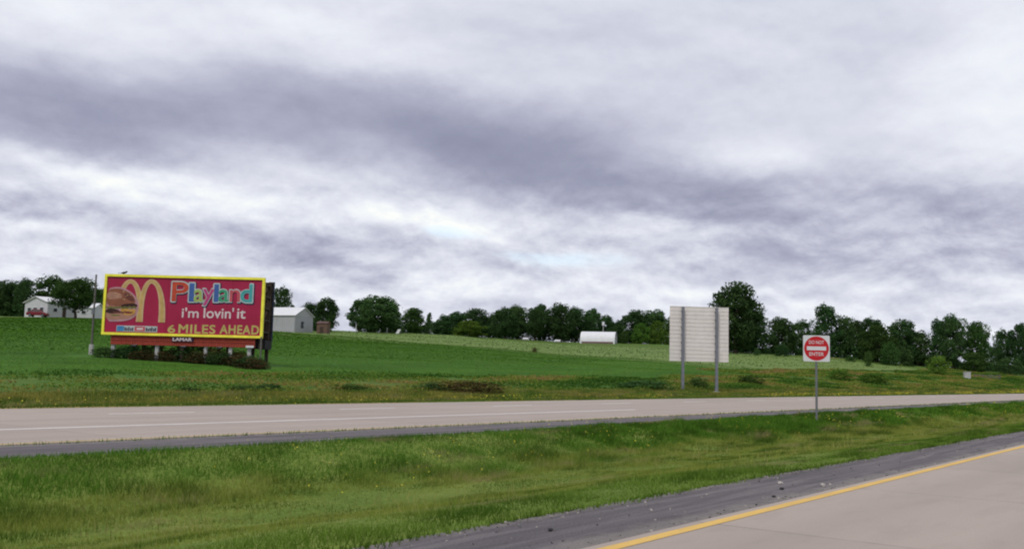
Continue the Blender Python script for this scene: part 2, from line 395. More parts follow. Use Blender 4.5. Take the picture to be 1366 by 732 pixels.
def leaf_mat(name, stops, objvar=.25, transl=.25, scale=.35):
    m = bpy.data.materials.new(name); m.use_nodes = True; nt = m.node_tree; nt.nodes.clear()
    out = N(nt, 'ShaderNodeOutputMaterial')
    a = N(nt, 'ShaderNodeAttribute'); a.attribute_name = 'rnd'
    g = N(nt, 'ShaderNodeNewGeometry'); oi = N(nt, 'ShaderNodeObjectInfo')
    n = noise(nt, g.outputs['Position'], scale, 3, .6)
    v = mth(nt, 'ADD', mth(nt, 'MULTIPLY', a.outputs['Fac'], .5), mth(nt, 'MULTIPLY', n.outputs[0], .5))
    c = ramp(nt, v, stops)
    h = N(nt, 'ShaderNodeHueSaturation'); nt.links.new(c, h.inputs['Color'])
    nt.links.new(mapr(nt, oi.outputs['Random'], 0, 1, 1 - objvar, 1 + objvar, False), h.inputs['Value'])
    nt.links.new(mapr(nt, mth(nt, 'FRACT', mth(nt, 'MULTIPLY', oi.outputs['Random'], 7.3)), 0, 1, .485, .515, False), h.inputs['Hue'])
    d = N(nt, 'ShaderNodeBsdfDiffuse'); tr = N(nt, 'ShaderNodeBsdfTranslucent'); mxs = N(nt, 'ShaderNodeMixShader')
    nt.links.new(h.outputs[0], d.inputs[0]); nt.links.new(h.outputs[0], tr.inputs[0]); mxs.inputs[0].default_value = transl
    nt.links.new(d.outputs[0], mxs.inputs[1]); nt.links.new(tr.outputs[0], mxs.inputs[2]); nt.links.new(mxs.outputs[0], out.inputs[0])
    return m
M['leaf_dark'] = leaf_mat('dark_foliage', [(.25, (.024, .056, .020)), (.55, (.047, .096, .032)), (.8, (.082, .148, .044))])
M['leaf_mid'] = leaf_mat('mid_foliage', [(.25, (.026, .058, .016)), (.55, (.05, .10, .026)), (.8, (.09, .15, .04))])
M['leaf_bright'] = leaf_mat('bright_foliage', [(.25, (.055, .12, .02)), (.55, (.10, .19, .03)), (.8, (.17, .26, .045))])
M['weed'] = leaf_mat('weed_leaves', [(.25, (.035, .095, .016)), (.45, (.085, .17, .026)), (.6, (.18, .22, .04)), (.78, (.27, .19, .07))], 0, .3, .22)
M['brownweed'] = leaf_mat('brown_weed_leaves', [(.25, (.03, .035, .015)), (.5, (.07, .06, .025)), (.7, (.13, .08, .035)), (.9, (.10, .12, .03))], .1, .2, .5)
M['bark'] = worn('bark', (.06, .048, .036), .3, 6, .95)
M['white_metal'] = worn('white_sheet_metal', (.62, .62, .64), .06, 1.2, .6, 0, (.48, .46, .44))
M['grey_metal'] = worn('galvanised_steel', (.17, .18, .21), .15, 5, .6, .0)
M['alu'] = worn('plank_aluminium', (.70, .655, .62), .05, 2, .6, 0, (.60, .56, .51))
M['dark'] = worn('dark_glass', (.02, .022, .026), .2, 2, .25)
M['wood_dark'] = worn('dark_creosoted_wood', (.055, .038, .03), .4, 4, .9)
M['wood_grey'] = worn('weathered_grey_wood', (.13, .12, .11), .3, 4, .9)
M['post_pale'] = worn('pale_post', (.42, .42, .41), .15, 4, .8, 0, (.2, .19, .16))

# ------------------------------------------------------------------ ground sheet, reaching the horizon
def axis(parts):
    out = []
    for a, b, st_ in parts: out += list(np.arange(a, b, st_))
    return np.array(out)
def geo(a, b, n): return np.geomspace(a, b, n)
s_ax = np.concatenate([-geo(60, 6000, 22)[::-1], axis([(-58, 0, 2), (0, 70, .5), (70, 150, 1), (150, 420, 3)]), geo(420, 9000, 26)])
t_ax = np.concatenate([-geo(14, 6000, 22)[::-1], [-12, -10, -8, -6.35, -6.25, 0, 6.05, 6.2], axis([(6.4, 15.1, .3)]), [15.15, 15.28, 20, 26, 30.9, 31.05], axis([(31.4, 62, .6), (62, 120, 1.5), (120, 300, 2.5)]), geo(300, 9000, 26)])
SS, TT = np.meshgrid(s_ax, t_ax, indexing='ij')
XX = SS * SA - TT * CA; YY = SS * CA + TT * SA
ZZ, FF = ground(XX, YY)
ns, ntt = SS.shape
idx = np.arange(ns * ntt).reshape(ns, ntt)
Fq = np.stack([idx[:-1, :-1].ravel(), idx[1:, :-1].ravel(), idx[1:, 1:].ravel(), idx[:-1, 1:].ravel()], 1)
V = np.stack([XX.ravel(), YY.ravel(), ZZ.ravel()], 1)
pale = np.where(TT > 120, SS - 139 + (TT - 120) * .45, SS - 139 + np.clip(100 - TT, 0, 60) * .12)
rough = np.maximum(np.minimum((SS - 118) * .5, 60 - TT), SS - 236)
gme = npmesh('ground', V, Fq, M['ground'], dict(rise=FF.ravel(), weed=(TT - 36.4).ravel(), crop=(TT - 48.2).ravel(), pale=np.where(TT > 50, pale, -50).ravel(), rough=np.where(TT > 36, rough, -50).ravel()), smooth=True)
tag(link('ground', gme), kind='structure')

# ------------------------------------------------------------------ roads
def strip(name, m, s0, s1, t0, t1, ztop, thick=.12, wob=0, step=.35):
    b = MB()
    if not wob:
        b.add([P(s0, t0, ztop), P(s1, t0, ztop), P(s1, t1, ztop), P(s0, t1, ztop), P(s0, t0, ztop - thick), P(s1, t0, ztop - thick), P(s1, t1, ztop - thick), P(s0, t1, ztop - thick)],
              [(0, 1, 2, 3), (7, 6, 5, 4), (0, 4, 5, 1), (1, 5, 6, 2), (2, 6, 7, 3), (3, 7, 4, 0)])
    return b.build(name, m)
tag(strip('near_road', M['concrete_near'], -200, 1500, -3.0, 4.68, 0.0), kind='structure')
tag(strip('near_shoulder', M['shoulder_near'], -200, 1500, 4.68, 6.12, -.012), kind='structure')
tag(strip('near_shoulder_outer', M['shoulder_near'], -200, 1500, -6.2, -3.0, -.012), kind='structure')
tag(strip('far_road', M['concrete_far'], -200, 1500, 17.6, 30.55, 0.0), kind='structure')
tag(strip('far_shoulder', M['shoulder_far'], -200, 1500, 15.3, 17.6, -.012), kind='structure')
def marking(name, m, segs, kind='structure'):
    b = MB()
    for s0, s1, t0, t1 in segs:
        b.add([P(s0, t0, .004), P(s1, t0, .004), P(s1, t1, .004), P(s0, t1, .004)], [(0, 1, 2, 3)])
    return tag(b.build(name, m), kind=kind)
marking('near_yellow_edge_line', M['yellow_paint'], [(-200, 1500, 4.43, 4.57)])
marking('far_yellow_edge_line', M['yellow_faded'], [(-200, 1500, 17.72, 17.88)])
marking('far_solid_white_line', M['white_paint'], [(-200, 37.5, 21.42, 21.60)])
marking('far_lane_dashes', M['white_paint'], [(s0, s0 + 2.9, 26.5, 26.66) for s0 in np.arange(15.3 - 9 * 10, 400, 9.05)])

# ------------------------------------------------------------------ grass blades (numpy-built, one mesh per stand of grass)
def blades(x, y, h, w, lean=.5, seed=1, zoff=0.0):
    r = np.random.default_rng(seed); n = len(x)
    z = ground(x, y)[0] + zoff
    an = r.uniform(0, 2 * np.pi, n); la = r.uniform(0, 2 * np.pi, n); lm = r.uniform(.1, 1, n) * lean * h
    dx, dy = np.cos(an) * w / 2, np.sin(an) * w / 2
    V = np.empty((n, 3, 3)); V[:, 0] = np.stack([x - dx, y - dy, z - .02], 1); V[:, 1] = np.stack([x + dx, y + dy, z - .02], 1)
    V[:, 2] = np.stack([x + np.cos(la) * lm, y + np.sin(la) * lm, z + h], 1)
    return V.reshape(-1, 3), np.arange(3 * n).reshape(n, 3), np.repeat(r.uniform(0, 1, n), 3)
def cards(P3, size, rnd=None, seed=1, up=.0, nrm=None, aspect=.65):
    """leaf quads at points P3"""
    r = np.random.default_rng(seed); n = len(P3)
    nn = r.normal(size=(n, 3))
    if nrm is not None: nn = nn * .75 + nrm
    nn[:, 2] += up; nn /= np.linalg.norm(nn, axis=1)[:, None] + 1e-9
    u = np.cross(nn, r.normal(size=(n, 3))); u /= np.linalg.norm(u, axis=1)[:, None] + 1e-9
    v = np.cross(nn, u); sz = (np.asarray(size) * r.uniform(.6, 1.3, n))[:, None] / 2
    a, b = u * sz, v * sz * aspect
    V = np.stack([P3 - a, P3 - b * .9 + a * .1, P3 + a, P3 + b], 1).reshape(-1, 3)
    return V, np.arange(4 * n).reshape(n, 4), np.repeat(r.uniform(0, 1, n) if rnd is None else rnd, 4)

def grass_mat(name, lush, mixed, dry, verge=False):
    m = bpy.data.materials.new(name); m.use_nodes = True; nt = m.node_tree; nt.nodes.clear()
    out = N(nt, 'ShaderNodeOutputMaterial'); v, s, t, pos = roadvec(nt)
    a = N(nt, 'ShaderNodeAttribute'); a.attribute_name = 'rnd'
    nb = noise(nt, nmap(nt, v, (.16, .5, 1)), 1, 6, .65, .4); nm_ = noise(nt, pos, .8, 5, .65)
    bank = mapr(nt, mth(nt, 'ADD', t, mth(nt, 'MULTIPLY', mth(nt, 'SUBTRACT', nb.outputs[0], .5), 7)), 12.2, 13.4)
    edge = mapr(nt, mth(nt, 'ADD', t, mth(nt, 'MULTIPLY', mth(nt, 'SUBTRACT', nb.outputs[0], .5), 3)), 6.9, 8.0, 1, 0)
    deep = mth(nt, 'MAXIMUM', mapr(nt, nb.outputs[0], .47, .6, 0, .85), mth(nt, 'MULTIPLY', mapr(nt, t, 31.4, 32.6, .8, 0), 1.0)) if verge else mth(nt, 'MAXIMUM', mth(nt, 'MAXIMUM', bank, mth(nt, 'MULTIPLY', edge, .7)), mapr(nt, nb.outputs[0], .56, .66, 0, .8))
    c = ramp(nt, mth(nt, 'ADD', mth(nt, 'MULTIPLY', a.outputs['Fac'], .55), mth(nt, 'MULTIPLY', nm_.outputs[0], .45)), [(.2, tuple(q * .75 for q in mixed)), (.55, mixed), (.9, dry)])
    c2 = ramp(nt, a.outputs['Fac'], [(.0, tuple(q * .7 for q in lush)), (.6, lush), (1, tuple(min(1, q * 1.45) for q in lush))])
    c = mixc(nt, deep, c, c2)
    np_ = noise(nt, nmap(nt, v, (.38, 1.1, 1), (4, 9, 0)), 1, 6, .68, .5); nq = noise(nt, nmap(nt, v, (.22, .8, 1), (14, 2, 0)), 1, 6, .7, .5)
    c = mixc(nt, mapr(nt, np_.outputs[0], .49, .57, 0, .7), c, tuple(q * .5 for q in lush))  # dark patches: shadowed clumps of grass put into the blade colour
    c = mixc(nt, mapr(nt, nq.outputs[0], .55, .63, 0, .6), c, (.34, .27, .14))
    d = N(nt, 'ShaderNodeBsdfDiffuse'); tr = N(nt, 'ShaderNodeBsdfTranslucent'); mxs = N(nt, 'ShaderNodeMixShader'); mxs.inputs[0].default_value = .4
    nt.links.new(c, d.inputs[0]); nt.links.new(c, tr.inputs[0]); nt.links.new(d.outputs[0], mxs.inputs[1]); nt.links.new(tr.outputs[0], mxs.inputs[2]); nt.links.new(mxs.outputs[0], out.inputs[0])
    return m
M['median_grass'] = grass_mat('median_grass_blades', (.085, .185, .022), (.235, .29, .05), (.40, .34, .13))
def zone(n, s0, s1, t0, t1, p=1.0):
    s = s0 + (s1 - s0) * rng.uniform(0, 1, n) ** p; t = rng.uniform(t0, t1, n)
    return s * SA - t * CA, s * CA + t * SA, s, t
Vs, Fs, As = [], [], []
def push(V, F, A):
    o = sum(len(q) for q in Vs); Vs.append(V); Fs.append(F + o); As.append(A)
def flush(name, m, label, cat):
    global Vs, Fs, As
    o = link(name, npmesh(name, np.concatenate(Vs), np.concatenate(Fs), m, dict(rnd=np.concatenate(As))))
    tag(o, label, cat, kind='stuff'); Vs, Fs, As = [], [], []; return o
for i, (n, s0, s1, hh, ww) in enumerate([(240000, -6, 22, .10, .012), (200000, 22, 48, .12, .022), (110000, 48, 100, .15, .045), (60000, 100, 260, .18, .10)]):
    x, y, s, t = zone(n, s0, s1, 6.16, 15.22)
    lush = sstep(12.0, 13.6, t + 2.5 * vnoise(s / 9, t / 4, 9)) + .7 * sstep(.15, .35, vnoise(s / 5, t / 3, 10)) + .4 * (1 - sstep(6.4, 7.4, t))
    x = x + 0.0; edge_fade = np.minimum(sstep(6.1, 6.5, t), 1 - sstep(15.0, 15.25, t)) * .6 + .4
    h = hh * rng.uniform(.4, 1.1, n) * (.42 + .75 * np.clip(lush, 0, 1.3)) * edge_fade * (1 + 1.3 * vnoise(s / .9, t / .6, 12)) * (1 + 1.0 * vnoise(s / 3.5, t / 1.8, 13))
    push(*blades(x, y, h, ww * rng.uniform(.7, 1.3, n), 1.1, 20 + i))
n = 14000; s = rng.uniform(1, 75, n); t = rng.uniform(6.8, 14.8, n); kp = vnoise(s / 2.2, t / .9, 71) + .4 * vnoise(s / .6, t / .4, 72) > .16
s, t = s[kp], t[kp]; V_, F_, A_ = blades(s * SA - t * CA, s * CA + t * SA, rng.uniform(.08, .24, len(s)), .010 + s * .0005, .7, 73); push(V_, F_, A_ * .15 + .85)
# ragged tufts creeping over the asphalt edges
for e0, sg, n, s1 in ((6.12, -1, 9000, 60), (15.28, 1, 12000, 110), (17.58, -1, 5000, 120)):
    s = rng.uniform(-5, s1, n); t = e0 + sg * np.abs(rng.normal(0, .09, n)) * (vnoise(s / .7, s * 0, 14) + .6)
    push(*blades(s * SA - t * CA, s * CA + t * SA, rng.uniform(.03, .10, n), .018 + s * .0004, .9, 31, .04))
flush('median_grass', M['median_grass'], 'rough green grass filling the sunken median between the two roadways', 'grass')
# low yellow and white flower heads among the bank grass
M['yellow_flower'] = worn('yellow_petals', (.50, .44, .04), .2, 3, .8)
n = 2600; s = rng.uniform(2, 110, n); t = rng.normal(13.7, 1.0, n).clip(9, 15.1); keep = vnoise(s / 4, t / 1.5, 15) > -.02
s, t = s[keep], t[keep]; x, y = s * SA - t * CA, s * CA + t * SA
push(*cards(np.stack([x, y, ground(x, y)[0] + rng.uniform(.08, .17, len(s))], 1), .022 + s * .0005, up=1.5, seed=41, aspect=1))
flush('median_wildflowers', M['yellow_flower'], 'tiny yellow wildflower heads dotting the bank below the far shoulder', 'wildflowers')

# verge, dry grass strip and weeds beyond the far road
M['dry_grass'] = grass_mat('dry_verge_blades', (.09, .18, .03), (.23, .24, .05), (.44, .34, .12), True)
for i, (n, s0, s1, ww) in enumerate([(120000, 0, 70, .035), (70000, 70, 160, .07), (40000, 160, 400, .16)]):
    x, y, s, t = zone(n, s0, s1, 30.62, 36.9)
    push(*blades(x, y, rng.uniform(.06, .26, n) * (.35 + .65 * sstep(30.7, 33, t)), ww, .5, 50 + i))
def recolour_dry(m):
    pass
flush('dry_verge_grass', M['dry_grass'], 'yellow-brown dry grass strip along the outer edge of the far road', 'grass')
n = 6000; s = rng.uniform(0, 330, n); t = 30.9 + np.abs(rng.normal(0, 1.1, n)); keep = vnoise(s / 7, t, 17) > .0
s, t = s[keep], t[keep]; x, y = s * SA - t * CA, s * CA + t * SA
push(*cards(np.stack([x, y, ground(x, y)[0] + rng.uniform(.1, .3, len(s))], 1), .035 + s * .0005, up=1, seed=42, aspect=1))
flush('verge_wildflowers', M['yellow_flower'], 'yellow wildflowers in bands along the far road edge', 'wildflowers')
n = 150000; s = rng.uniform(0, 260, n) ** 1.0; t = 36 + (49.5 - 36) * rng.uniform(0, 1, n)
wide = s > 118; t = np.where(wide, 34.5 + rng.uniform(0, 1, n) * 24, t)
dens = vnoise(s / 6, t / 2.6, 21) + .5 * vnoise(s / 2, t / 1.3, 22); keep = dens > -.28
s, t, dens = s[keep], t[keep], dens[keep]; x, y = s * SA - t * CA, s * CA + t * SA
push(*cards(np.stack([x, y, ground(x, y)[0] + rng.uniform(0, 1, len(s)) * (.12 + .42 * np.clip(dens + .2, 0, .8))], 1), .10 + s * .0010, up=.8, seed=43, rnd=np.clip(.5 + 1.1 * vnoise(s / 9, t / 2.5, 27) + .5 * vnoise(s / 3, t / 1.2, 28) + rng.normal(0, .12, len(s)), 0, 1)))
flush('roadside_weeds', M['weed'], 'tangled green and yellowish weeds between the dry verge and the bean field', 'weeds')
# crop canopy: leafy rows running with the road
M['crop'] = leaf_mat('bean_leaves', [(.2, (.068, .165, .018)), (.5, (.08, .19, .022)), (.8, (.095, .22, .03))], 0, .15, .07)
Vs, Fs, As = [], [], []
for i, (n, t0, t1, sz) in enumerate([(190000, 48.4, 75, .11), (130000, 75, 125, .22), (80000, 125, 225, .42)]):
    t = rng.uniform(t0, t1, n); s = t * .40 + rng.uniform(0, 1, n) * (145 - t * .40)
    t = np.where(t < 90, np.round(t / .95) * .95 + rng.normal(0, .17, n), t)
    x, y = s * SA - t * CA, s * CA + t * SA
    kp = (np.abs(x + 24) > 7.5) | (np.abs(y - 70.5) > 3.6) 
    x, y = x[kp], y[kp]
    push(*cards(np.stack([x, y, ground(x, y)[0] + rng.uniform(.03, .09, len(x))], 1), sz, up=11, seed=60 + i))
flush('bean_field', M['crop'], 'low dark green leafy crop covering the slope behind the billboard', 'crop field')
M['hay'] = leaf_mat('hay_stubble', [(.2, (.135, .205, .06)), (.5, (.16, .235, .072)), (.8, (.19, .26, .09))], 0, .15, .05)
n = 60000; s = rng.uniform(143, 330, n); t = rng.uniform(62, 260, n); x, y = s * SA - t * CA, s * CA + t * SA
f_ = ground(x, y)[1]; kp = (f_ < 1.02) & (s < 236); x, y = x[kp], y[kp]
push(*cards(np.stack([x, y, ground(x, y)[0] + rng.uniform(.03, .16, len(x))], 1), .32, up=3.0, seed=66))
flush('hay_field', M['hay'], 'pale yellow-green hay field along the crest below the trees', 'hay field')

# ------------------------------------------------------------------ trees
def crown_mesh(name, kind, seed, m):
    r = np.random.default_rng(seed); pts = []; nr = []
    H = 10.0
    def lobe(c, rad, n, sq=.85):
        d = r.normal(size=(n, 3)); d /= np.linalg.norm(d, axis=1)[:, None]
        rr = rad * r.uniform(.35, 1.0, n) ** .5 * (1 + .18 * r.normal(size=n) * (r.uniform(size=n) > .75))
        p = d * rr[:, None]; p[:, 2] *= sq
        pts.append(p + c); nr.append(d)
    if kind == 'conifer':
        for i in range(46):
            z = 1.0 + 8.8 * (i / 46); rad = 2.3 * (1 - (z - 1) / 9.2) ** .85 + .15; a = r.uniform(0, 6.28)
            lobe(np.array([math.cos(a) * rad * .62, math.sin(a) * rad * .62, z]), .35 + rad * .42, 130, .6)
    else:
        nl, zb, zt, wx, per, lr = dict(umbrella=(54, 3.0, 9.0, 4.1, 200, 1.3), dome=(62, 1.2, 9.0, 4.1, 210, 1.35), tall=(60, 1.6, 9.3, 3.3, 190, 1.2), loose=(46, 1.8, 9.2, 3.5, 180, 1.1),
                                       bushy=(56, .7, 9.0, 4.0, 190, 1.3), shrub=(20, .8, 8.0, 4.0, 150, 1.9))[kind]
        for i in range(nl):
            f = (i + .5) / nl; z = zb + (zt - zb) * f
            q = f * 2 - 1 if kind in ('dome', 'umbrella', 'tall', 'loose') else f * 1.5 - .5
            env = wx * math.sqrt(max(0.03, 1 - min(1, abs(q)) ** (2.2 if kind != 'tall' else 2.0)))
            a = i * 2.4 + r.uniform(-.5, .5); rad = env * (r.uniform(.15, 1) ** .5) * r.uniform(.75, 1.06)
            c = np.array([math.cos(a) * rad, math.sin(a) * rad, z + r.normal(0, .35)])
            lobe(c, lr * r.uniform(.65, 1.25), int(per * r.uniform(.7, 1.2)))
    p = np.concatenate(pts); d = np.concatenate(nr)
    p[:, 2] = np.maximum(p[:, 2], .15)
    z1 = np.percentile(p[:, 2], 99.7); p[:, 2] *= H / z1
    w1 = np.percentile(np.abs(p[:, 0]), 99.2); p[:, :2] *= 5.0 / w1       # 10 m across, 10 m tall
    V, F, A = cards(p, .46 if kind != 'shrub' else .6, seed=seed, nrm=d * .9)
    return npmesh(name, V, F, m, dict(rnd=A))
def trunk_mesh(name, kind, seed):
    r = random.Random(seed); b = MB(); top = 6.2 if kind != 'shrub' else 5; rr = .30 if kind != 'shrub' else .12
    pts = [Vector((r.uniform(-.12, .12) * i, r.uniform(-.12, .12) * i, -.5 + (top + .5) * i / 5)) for i in range(6)]
    b.tube(pts, [rr * (1.25 - .2 * i) + .03 for i in range(6)], 8)
    for i in range(8 if kind != 'conifer' else 3):
        z0 = (.22 + .07 * i) * 10; k = min(4, int((z0 + .5) / (top + .5) * 5)); p0 = pts[k].lerp(pts[k + 1], ((z0 + .5) / (top + .5) * 5 - k) % 1) if k < 5 else pts[5]
        a = i * 2.4; ln = r.uniform(1.4, 2.3); p1 = p0 + Vector((math.cos(a) * ln * .6, math.sin(a) * ln * .6, ln * .45)); p2 = p1 + Vector((math.cos(a + .4) * ln * .4, math.sin(a + .4) * ln * .4, ln * .5))
        b.tube([p0, p1, p2], [rr * .42, rr * .25, .03], 6)
    m_ = b.build(name, M['bark']); me = m_.data; bpy.data.objects.remove(m_); return me
KIND = {}
for nm, kind, seed, m in (('domeA', 'dome', 11, 'leaf_dark'), ('domeB', 'dome', 12, 'leaf_dark'), ('domeC', 'dome', 13, 'leaf_mid'), ('umbrella', 'umbrella', 31, 'leaf_mid'), ('tallA', 'tall', 14, 'leaf_dark'), ('tallB', 'tall', 15, 'leaf_dark'), ('tallC', 'tall', 25, 'leaf_mid'),
                          ('looseA', 'loose', 16, 'leaf_mid'), ('looseB', 'loose', 17, 'leaf_dark'), ('bushyA', 'bushy', 18, 'leaf_dark'), ('bushyB', 'bushy', 19, 'leaf_bright'), ('bushyC', 'bushy', 20, 'leaf_mid'),
                          ('conifer', 'conifer', 21, 'leaf_dark'), ('shrubA', 'shrub', 22, 'leaf_mid'), ('shrubB', 'shrub', 23, 'leaf_dark'), ('shrubC', 'shrub', 24, 'leaf_bright'), ('shrubBrown', 'shrub', 26, 'brownweed')):
    KIND[nm] = (crown_mesh('foliage_' + kind, kind, seed, M[m]), trunk_mesh('trunk_' + kind, kind, seed))
CAMR = CAM_M.to_3x3()
def bearing(u, v):       # direction of a photo pixel, used to survey positions: (x per metre of depth, z per metre of depth)
    d = CAMR @ Vector(((u - 683) / 1300, -(v - 366) / 1300, -1)); return d.x / d.y, d.z / d.y
def surf(u, v):          # depth at which the sight line of a photo pixel meets the ground
    kx, kz = bearing(u, v); d = np.geomspace(8, 600, 4000); h = np.where(EYE + kz * d <= ground(kx * d, d)[0])[0]
    return float(d[h[0]]) if len(h) else 250.0
def plant(u, D, vtop, wpx, kind, name, label, cat, group, parts=('trunk', 'crown'), rot=None, sink=0.0):
    if D < 0: D = surf(u, -D)
    kx, kz = bearing(u, vtop); x = kx * D; g = gz(x, D) - sink; h = EYE + kz * D - g; w = wpx * D / 1300
    root = empty(name, (x, D, g), rot if rot is not None else random.uniform(0, 6.28))
    tag(root, label, cat, group)
    cm, tm = KIND[kind]
    t = link(parts[0], tm, root); t.scale = (min(h, w * 1.3) / 10, min(h, w * 1.3) / 10, h / 10)
    c = link(parts[1], cm, root); c.scale = (w / 10, w / 10, h / 10)
    return root
GT = 'trees along the field edge'
TREES = [
 (-6, 262, 374, 52, 'domeB', 'dark tree cut by the left edge of the photo'),
 (14, 258, 375, 40, 'domeA', 'dark dense tree left of the white house, second from the left edge'),
 (33, 256, 372, 26, 'tallB', 'narrow dark tree just left of the white house gable'),
 (68, 268, 368, 48, 'looseA', 'lighter green airy tree rising behind the white house roof'),
 (88, 262, 377, 28, 'domeC', 'small green tree behind the right half of the white house'),
 (104, 222, 371, 54, 'umbrella', 'wide dark tree standing in front of the right end of the white house'),
 (140, 258, 384, 46, 'tallA', 'dark tree partly hidden by the left side of the billboard'),
 (345, 262, 390, 46, 'domeB', 'dark tree mostly hidden behind the right end of the billboard'),
 (377, 262, 383, 30, 'looseB', 'slim loose-crowned tree above the metal barn roof'),
 (414, 270, 404, 28, 'domeA', 'short dark tree directly behind the barn gable'),
 (436, 268, 398, 36, 'domeB', 'dark rounded tree to the right of the metal barn'),
 (480, 296, 402, 34, 'looseB', 'left shoulder tree beside the broad dark tree, with ragged left side'),
 (502, 290, 395, 66, 'domeA', 'broadest dark dome-shaped tree in the gap right of the barn'),
 (522, 298, 404, 36, 'bushyA', 'dark low tree joined to the right side of the broad dome tree'),
 (552, 312, 411, 34, 'tallC', 'mid green tree with flat top right of the broad dome tree'),
 (573, 318, 417, 15, 'conifer', 'narrow pointed conifer in the tree line'),
 (592, 322, 420, 26, 'bushyA', 'low dark tree just right of the pointed conifer'),
 (608, 320, 416, 32, 'domeB', 'dark tree left of the bright green bush tree'),
 (634, 330, 412, 46, 'domeA', 'dark round tree behind the bright green bushy tree'),
 (660, 330, 418, 30, 'bushyA', 'short dark tree in the dip right of the bright green bushy tree'),
 (675, 322, 411, 38, 'domeB', 'dark tree at the left start of the dense wood'),
 (690, 335, 408, 34, 'tallB', 'tree with slightly raised crown in the left part of the dense wood'),
 (715, 330, 409, 32, 'looseB', 'thin-topped tree in the middle of the dense wood'),
 (722, 340, 406, 28, 'tallA', 'narrow tall tree in the middle of the dense wood'),
 (747, 333, 405, 38, 'domeA', 'tallest round crown of the dense wood left of the white round-roofed shed'),
 (768, 338, 410, 30, 'tallB', 'dark tree to the left above the round-roofed shed'),
 (790, 342, 412, 30, 'tallA', 'dark tree directly behind the round-roofed shed'),
 (808, 345, 421, 28, 'domeB', 'lower tree behind the right end of the round-roofed shed'),
 (824, 345, 428, 24, 'bushyA', 'small dark tree in the gap right of the round-roofed shed'),
 (848, 338, 414, 42, 'domeA', 'dark tree left of the back-facing road sign'),
 (872, 340, 414, 44, 'domeB', 'second dark tree left of the back-facing road sign, nearer to it'),
 (905, 335, 420, 40, 'tallA', 'dark tree hidden behind the back-facing road sign panel'),
 (981, 246, 378, 68, 'domeA', 'tallest tree in the photo, standing behind the right edge of the back-facing sign'),
 (1008, 252, 412, 44, 'bushyA', 'dark bushy tree touching the right side of the tallest tree'),
 (1043, 258, 424, 42, 'domeB', 'low round dark tree between the tallest tree and the red sign'),
 (1070, 276, 427, 30, 'looseA', 'small airy light tree left of the red sign'),
 (1102, 262, 407, 42, 'looseB', 'tall pyramid-topped tree rising behind the red sign'),
 (1128, 262, 423, 32, 'tallB', 'dark tree just right of the red sign'),
 (1144, 266, 428, 26, 'tallC', 'narrow tree third right of the red sign'),
 (1162, 258, 424, 36, 'looseB', 'spiky-topped tree behind the green thicket'),
 (1170, 246, 434, 48, 'bushyC', 'greener leafy tree standing forward of the tree line right of the red sign'),
 (1203, 256, 427, 44, 'domeA', 'dark tree with steep left side right of the greener leafy tree'),
 (1226, 256, 442, 44, 'bushyA', 'dark tree sloping down towards the open sky gap'),
 (1252, 252, 426, 28, 'looseB', 'left one of the tall open-crowned trees above the round bush'),
 (1270, 250, 421, 38, 'tallB', 'tallest open-crowned tree above the round bush'),
 (1303, 252, 430, 36, 'tallC', 'open-crowned tree standing alone right of the one above the round bush'),
 (1338, 262, 440, 30, 'looseB', 'thin tree left of the one at the right edge of the photo'),
 (1362, 258, 432, 34, 'tallA', 'dark tree cut by the right edge of the photo'),
 (1330, 275, 462, 26, 'bushyA', 'low dark tree in the gap near the right edge'),
]
for u, D, vt, w, k, lab in TREES: plant(u, D, vt, w, k, 'tree', lab, 'tree', GT)
GS = 'shrubs and bushes on the far slope'
BUSH = [
 (627, 312, 428, 46, 'bushyB', 'bright green rounded bush in front of the dark wood'),
 (833, 322, 440, 15, 'shrubA', 'small grey-green bush at the right end of the round-roofed shed'),
 (856, 322, 431, 26, 'shrubC', 'green bush in front of the dark trees right of the shed'),
 (877, 322, 428, 30, 'shrubC', 'larger green bush beside the back-facing sign panel'),
 (1043, 240, 458, 20, 'shrubB', 'dark bush on the field crest left of the red sign'),
 (1010, 236, 464, 9, 'shrubB', 'tiny dark bush on the crest right of the back-facing sign'),
 (1186, 234, 456, 26, 'shrubA', 'green bush at the foot of the greener leafy tree'),
 (1158, 212, 468, 13, 'shrubA', 'small upright sapling in front of the tree line right of the red sign'),
 (1251, 202, 475, 34, 'shrubC', 'bright round bush standing alone at the right of the meadow'),
 (1200, 240, 462, 36, 'shrubB', 'dark bush under the trees left of the round bush'),
 (1300, 244, 470, 34, 'bushyC', 'green bush under the open-crowned trees'),
 (1345, 244, 476, 40, 'shrubB', 'dark bush near the right edge below the thin tree'),
 (1135, 232, 474, 16, 'shrubA', 'small bush right of the red sign on the crest'),
 (713, 178, 463, 8, 'shrubBrown', 'small dark tuft of weeds alone in the pale hay field'),
 (860, -519, 506, 75, 'shrubB', 'dark green weed clump left of the back-facing sign posts'),
 (930, -518, 503, 34, 'shrubA', 'green weed clump between the back-facing sign posts'),
 (1000, -512, 500, 40, 'shrubA', 'green weed clump right of the back-facing sign posts'),
 (1165, -511, 497, 50, 'shrubC', 'bright yellow-green weed clump right of the red sign post'),
 (1120, -507, 492, 40, 'shrubC', 'yellow-green weed clump behind the red sign post'),
 (620, -524, 507, 110, 'shrubBrown', 'wide reddish-brown weed patch in the roadside strip'),
 (575, -522, 509, 46, 'shrubB', 'green weed clump left of the reddish-brown patch'),
 (360, -521, 511, 36, 'shrubB', 'dark weed clump in front of the right end of the billboard'),
 (325, -522, 513, 48, 'shrubB', 'dark green weed clump in front of the billboard'),
 (252, -524, 515, 46, 'shrubB', 'dark leafy weed clump in front of the billboard centre'),
 (470, -521, 512, 60, 'shrubA', 'low green weed clump between the billboard and the brown patch'),
]
